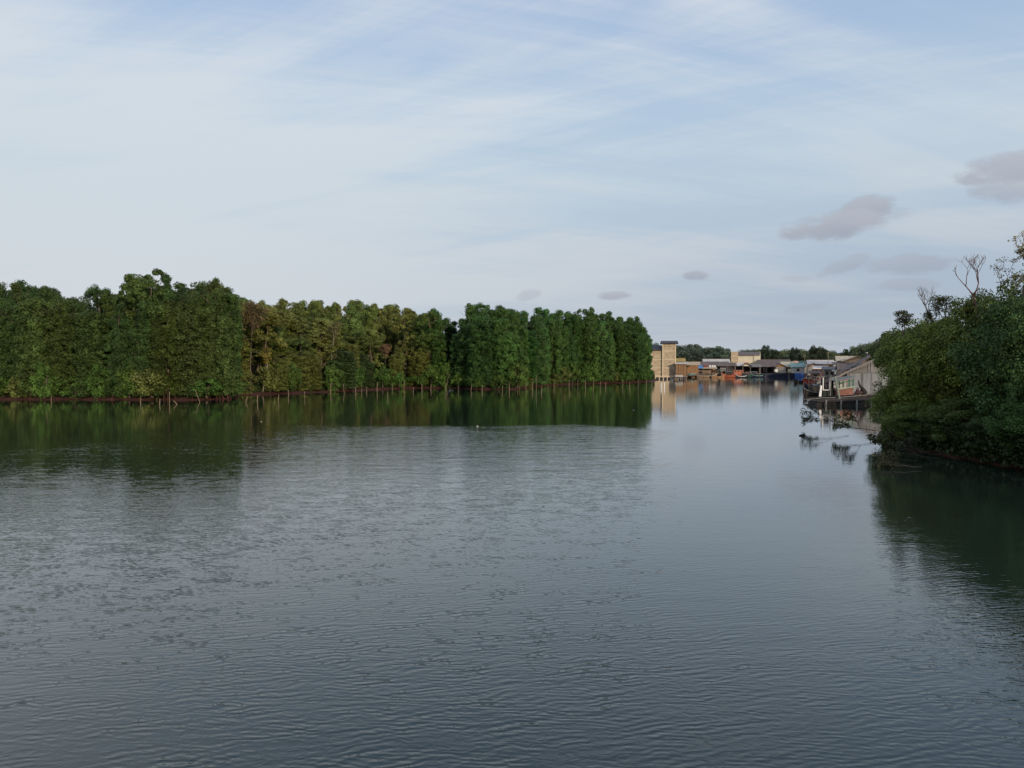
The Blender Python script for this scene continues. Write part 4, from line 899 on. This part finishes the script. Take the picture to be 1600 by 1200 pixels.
MB().tube([(lx(1306), -1.22, qz(598)), (lx(1327), -1.22, qz(594.5))], .07, 6).build('window_frame', GREEN, db)
MB().slab((lx(1300), -1.6, qz(594.6)), (lx(1331), -1.6, qz(588.0)), (lx(1331), 1.4, qz(587.6)), (lx(1300), 1.4, qz(593.6)), .09).build('cabin_roof', GREYWOOD, db)
MB().tube([(lx(1297.5), -1.5, qz(588)), (lx(1301), -1.6, qz(605)), (lx(1308), -1.7, -1.0)], .15, 7).build('leaning_post', mat('grey green timber', (.20, .24, .20), .3, 2, .8), db)
MB().tube([(lx(1293), -1.1, qz(586)), (lx(1293), -1.1, qz(618))], .07, 6).build('post', GREYWOOD, db)
# white door frame & leaning plank
fr = MB(); fr.box(lx(1282), lx(1283.3), -.9, -.8, qz(608.5), qz(590)).box(lx(1292), lx(1293), -.9, -.8, qz(608.5), qz(592)).box(lx(1282), lx(1293), -.92, -.83, qz(609.6), qz(608.4)); fr.build('door_frame', WHITE, db)
MB().slab((lx(1275.5), -1.0, qz(619)), (lx(1279.5), -1.0, qz(619)), (lx(1281.5), -.8, qz(602)), (lx(1279), -.8, qz(602)), .05).build('leaning_plank', WHITE, db)
MB().box(lx(1283.5), lx(1301), -.6, .9, qz(619), qz(607)).build('engine_box', mat('black green timber', (.022, .032, .028), .4, 2, .8), db)
MB().box(lx(1284), lx(1300), .2, .3, qz(606.9), qz(592)).build('cabin_back', mat('dark plum boards', (.045, .035, .045), .4, 2, .8), db)
# clutter aft: red-brown heap, crooked driftwood
mb = MB(); rgc = random.Random(8)
for i in range(16):
    x = lx(1329+rgc.random()*20); z = qz(614-rgc.random()*9*(1-(x-lx(1329))/lx(1370)*.2)); mb.tube([(x, -.8+rgc.random(), qz(616)), (x+rgc.uniform(-.5, .9), -.8+rgc.random(), z)], [.09, .05], 5)
mb.build('scrap_heap', mat('rusty scrap', (.09, .03, .03), .5, 3, .8), db)
MB().tube([(lx(1350), -.6, qz(614)), (lx(1344), -.7, qz(606)), (lx(1340), -.6, qz(601)), (lx(1338.5), -.6, qz(594))], [.32, .25, .13, .06], 7).build('bent_post', DARKWOOD, db)
# landing raft under / before it
rf = empty('timber_raft', (X(1320, 102), 102, 0), 0, 'dark half sunken timber raft in front of the derelict boat', 'raft'); 
for i in range(9):
    w0 = -3.6+.2*math.sin(i*2.1); w1 = 4.2+.3*math.cos(i*1.7); MB().tube([(w0, i*.38, .5+.03*math.sin(i*3)), ((w0+w1)/2, i*.38, .6), (w1, i*.38, .75+.04*math.sin(i*2))], [.12, .15, .12], 7).build('log', GREYWOOD if i == 8 else DARKWOOD, rf)
for x in (-2.6, -.6, 1.5, 3.4): MB().tube([(x, -.2, -1.2), (x+.1, -.2, .75)], .11, 6).build('post', GREYWOOD, rf)
MB().box(-3.6, 4.3, .2, 3.2, -.4, .42).build('float', DARKWOOD, rf)
# bits on the water
for u, v, m_, lab in ((990, 641, WHITE, 'small white float on the water below the mangroves'), (408, 659, CREAMROOF, 'small pale float nearest the left stand'), (746, 666, WHITE, 'tiny white float at the edge of the ripples')):
    g0 = G(u, v); mb = MB().tube([(-.22, 0, .02), (-.12, 0, .06), (.12, 0, .06), (.22, 0, .02)], [.03, .10, .10, .03], 8); o = mb.build('float', m_); o.location = g0; o.scale = (.38, .38, .25); tag(o, lab, 'float')
g0 = G(1254, 681); o = MB().tube([(-.28, 0, .03), (0, 0, .08), (.28, .1, .02)], [.04, .09, .03], 6).build('driftwood', DARKWOOD); o.location = g0; tag(o, 'small dark piece of driftwood alone in the channel', 'driftwood')

# mooring poles and small craft along the village front
rgm = random.Random(12)
POLES = [(1077, 588), (1090, 592), (1096, 585), (1112, 592), (1122, 586), (1127, 589), (1133, 585), (1149, 589), (1157, 588), (1170, 589), (1174, 586), (1187, 588), (1196, 591), (1233, 592), (1259, 592), (1247, 604), (1256, 611), (1264, 612), (1274, 614), (1276, 607), (1286, 612), (1290, 617), (1268, 598)]
for i, (u, v) in enumerate(POLES):
    g0 = shallow(u, v); hh = rgm.uniform(1.4, 3.4)
    o = bpy.data.objects.new('mooring_pole', smesh[i % 5]); COL.objects.link(o); o.location = g0; o.scale = (1.5, 1.5, hh); o.rotation_euler = (0, rgm.uniform(-.08, .08), 0)
    tag(o, f'thin timber mooring pole standing in the water, {ordinal(i+1)} from the left along the village', 'pole', 'mooring poles along the village')
boat('wooden_boat', 'low weathered dark boat with grey awning just left of the derelict boat', 1274, 619, 4.6, 1.5, .6, math.pi+.25, DARKWOOD, GREYWOOD, canopy=(-.35, .1, 1.2, GREYWOOD))
boat('wooden_boat', 'dark weathered hull with small plank cabin behind the door frame', 1286, 613, 5.0, 1.7, .8, math.pi+.3, DARKWOOD, DARKWOOD, cabin=(-.3, .1, 1.0, GREYWALL, GREYROOF), mast=1)
boat('wooden_boat', 'narrow brown skiff under the dark awning boat', 1122, 589, 4.6, 1.1, .4, .1, BROWNWALL, WOOD)
boat('wooden_boat', 'small white trimmed skiff between the orange and green boats', 1158, 589.5, 3.8, 1.1, .4, math.pi, DARKWOOD, WHITE)
boat('wooden_boat', 'small canopied boat left of the turquoise trimmed boat', 1177, 585.5, 4.5, 1.6, .6, 0, DARKWOOD, GREYWOOD, canopy=(-.3, .25, 1.2, GREYWOOD))
boat('wooden_boat', 'narrow dark skiff at the water edge right of the red boat', 1277, 611, 4.2, 1.1, .4, math.pi+.3, DARKWOOD, GREYWOOD)
for u, v, Y, wv, hv, m_, lab in ((1128, 577, 279, 9, 5, GREYWOOD, 'slanted grey sheet leaning under the long grey brown roof'), (1211, 579, 277, 5, 4, WHITE, 'white cloth hanging by the rust gabled house'), (1232, 579, 279, 6, 5, CREAM2, 'cream sheet hanging beside the cream walled house'),
        (1290, 583, 226, 8, 4, WHITE, 'pale sheet hanging below the red walled shopfront'), (1283, 586, 216, 7, 4, PINK, 'pinkish cloth hanging by the small rusty shack'), (1301, 579, 205, 9, 3, WHITE, 'pale sheet laid on the brown low house')):
    mb = MB(); x0, x1 = X(u-wv/2, Y), X(u+wv/2, Y); z1, z0 = Z(v-hv/2, Y), Z(v+hv/2, Y)
    for i in range(7):
        x = x0+(x1-x0)*i/6; q = .12*math.sin(i*2.1); mb.v += [(x, Y+q*.4-1.2, z1-.03*abs(3-i)*.5), (x, Y+q-1.25, z0+.05*math.sin(i*1.3))]
    for i in range(6): mb.f.append((i*2, i*2+2, i*2+3, i*2+1))
    o = mb.build('cloth', m_); sm = o.modifiers.new('thickness', 'SOLIDIFY'); sm.thickness = .03; tag(o, lab, 'cloth')
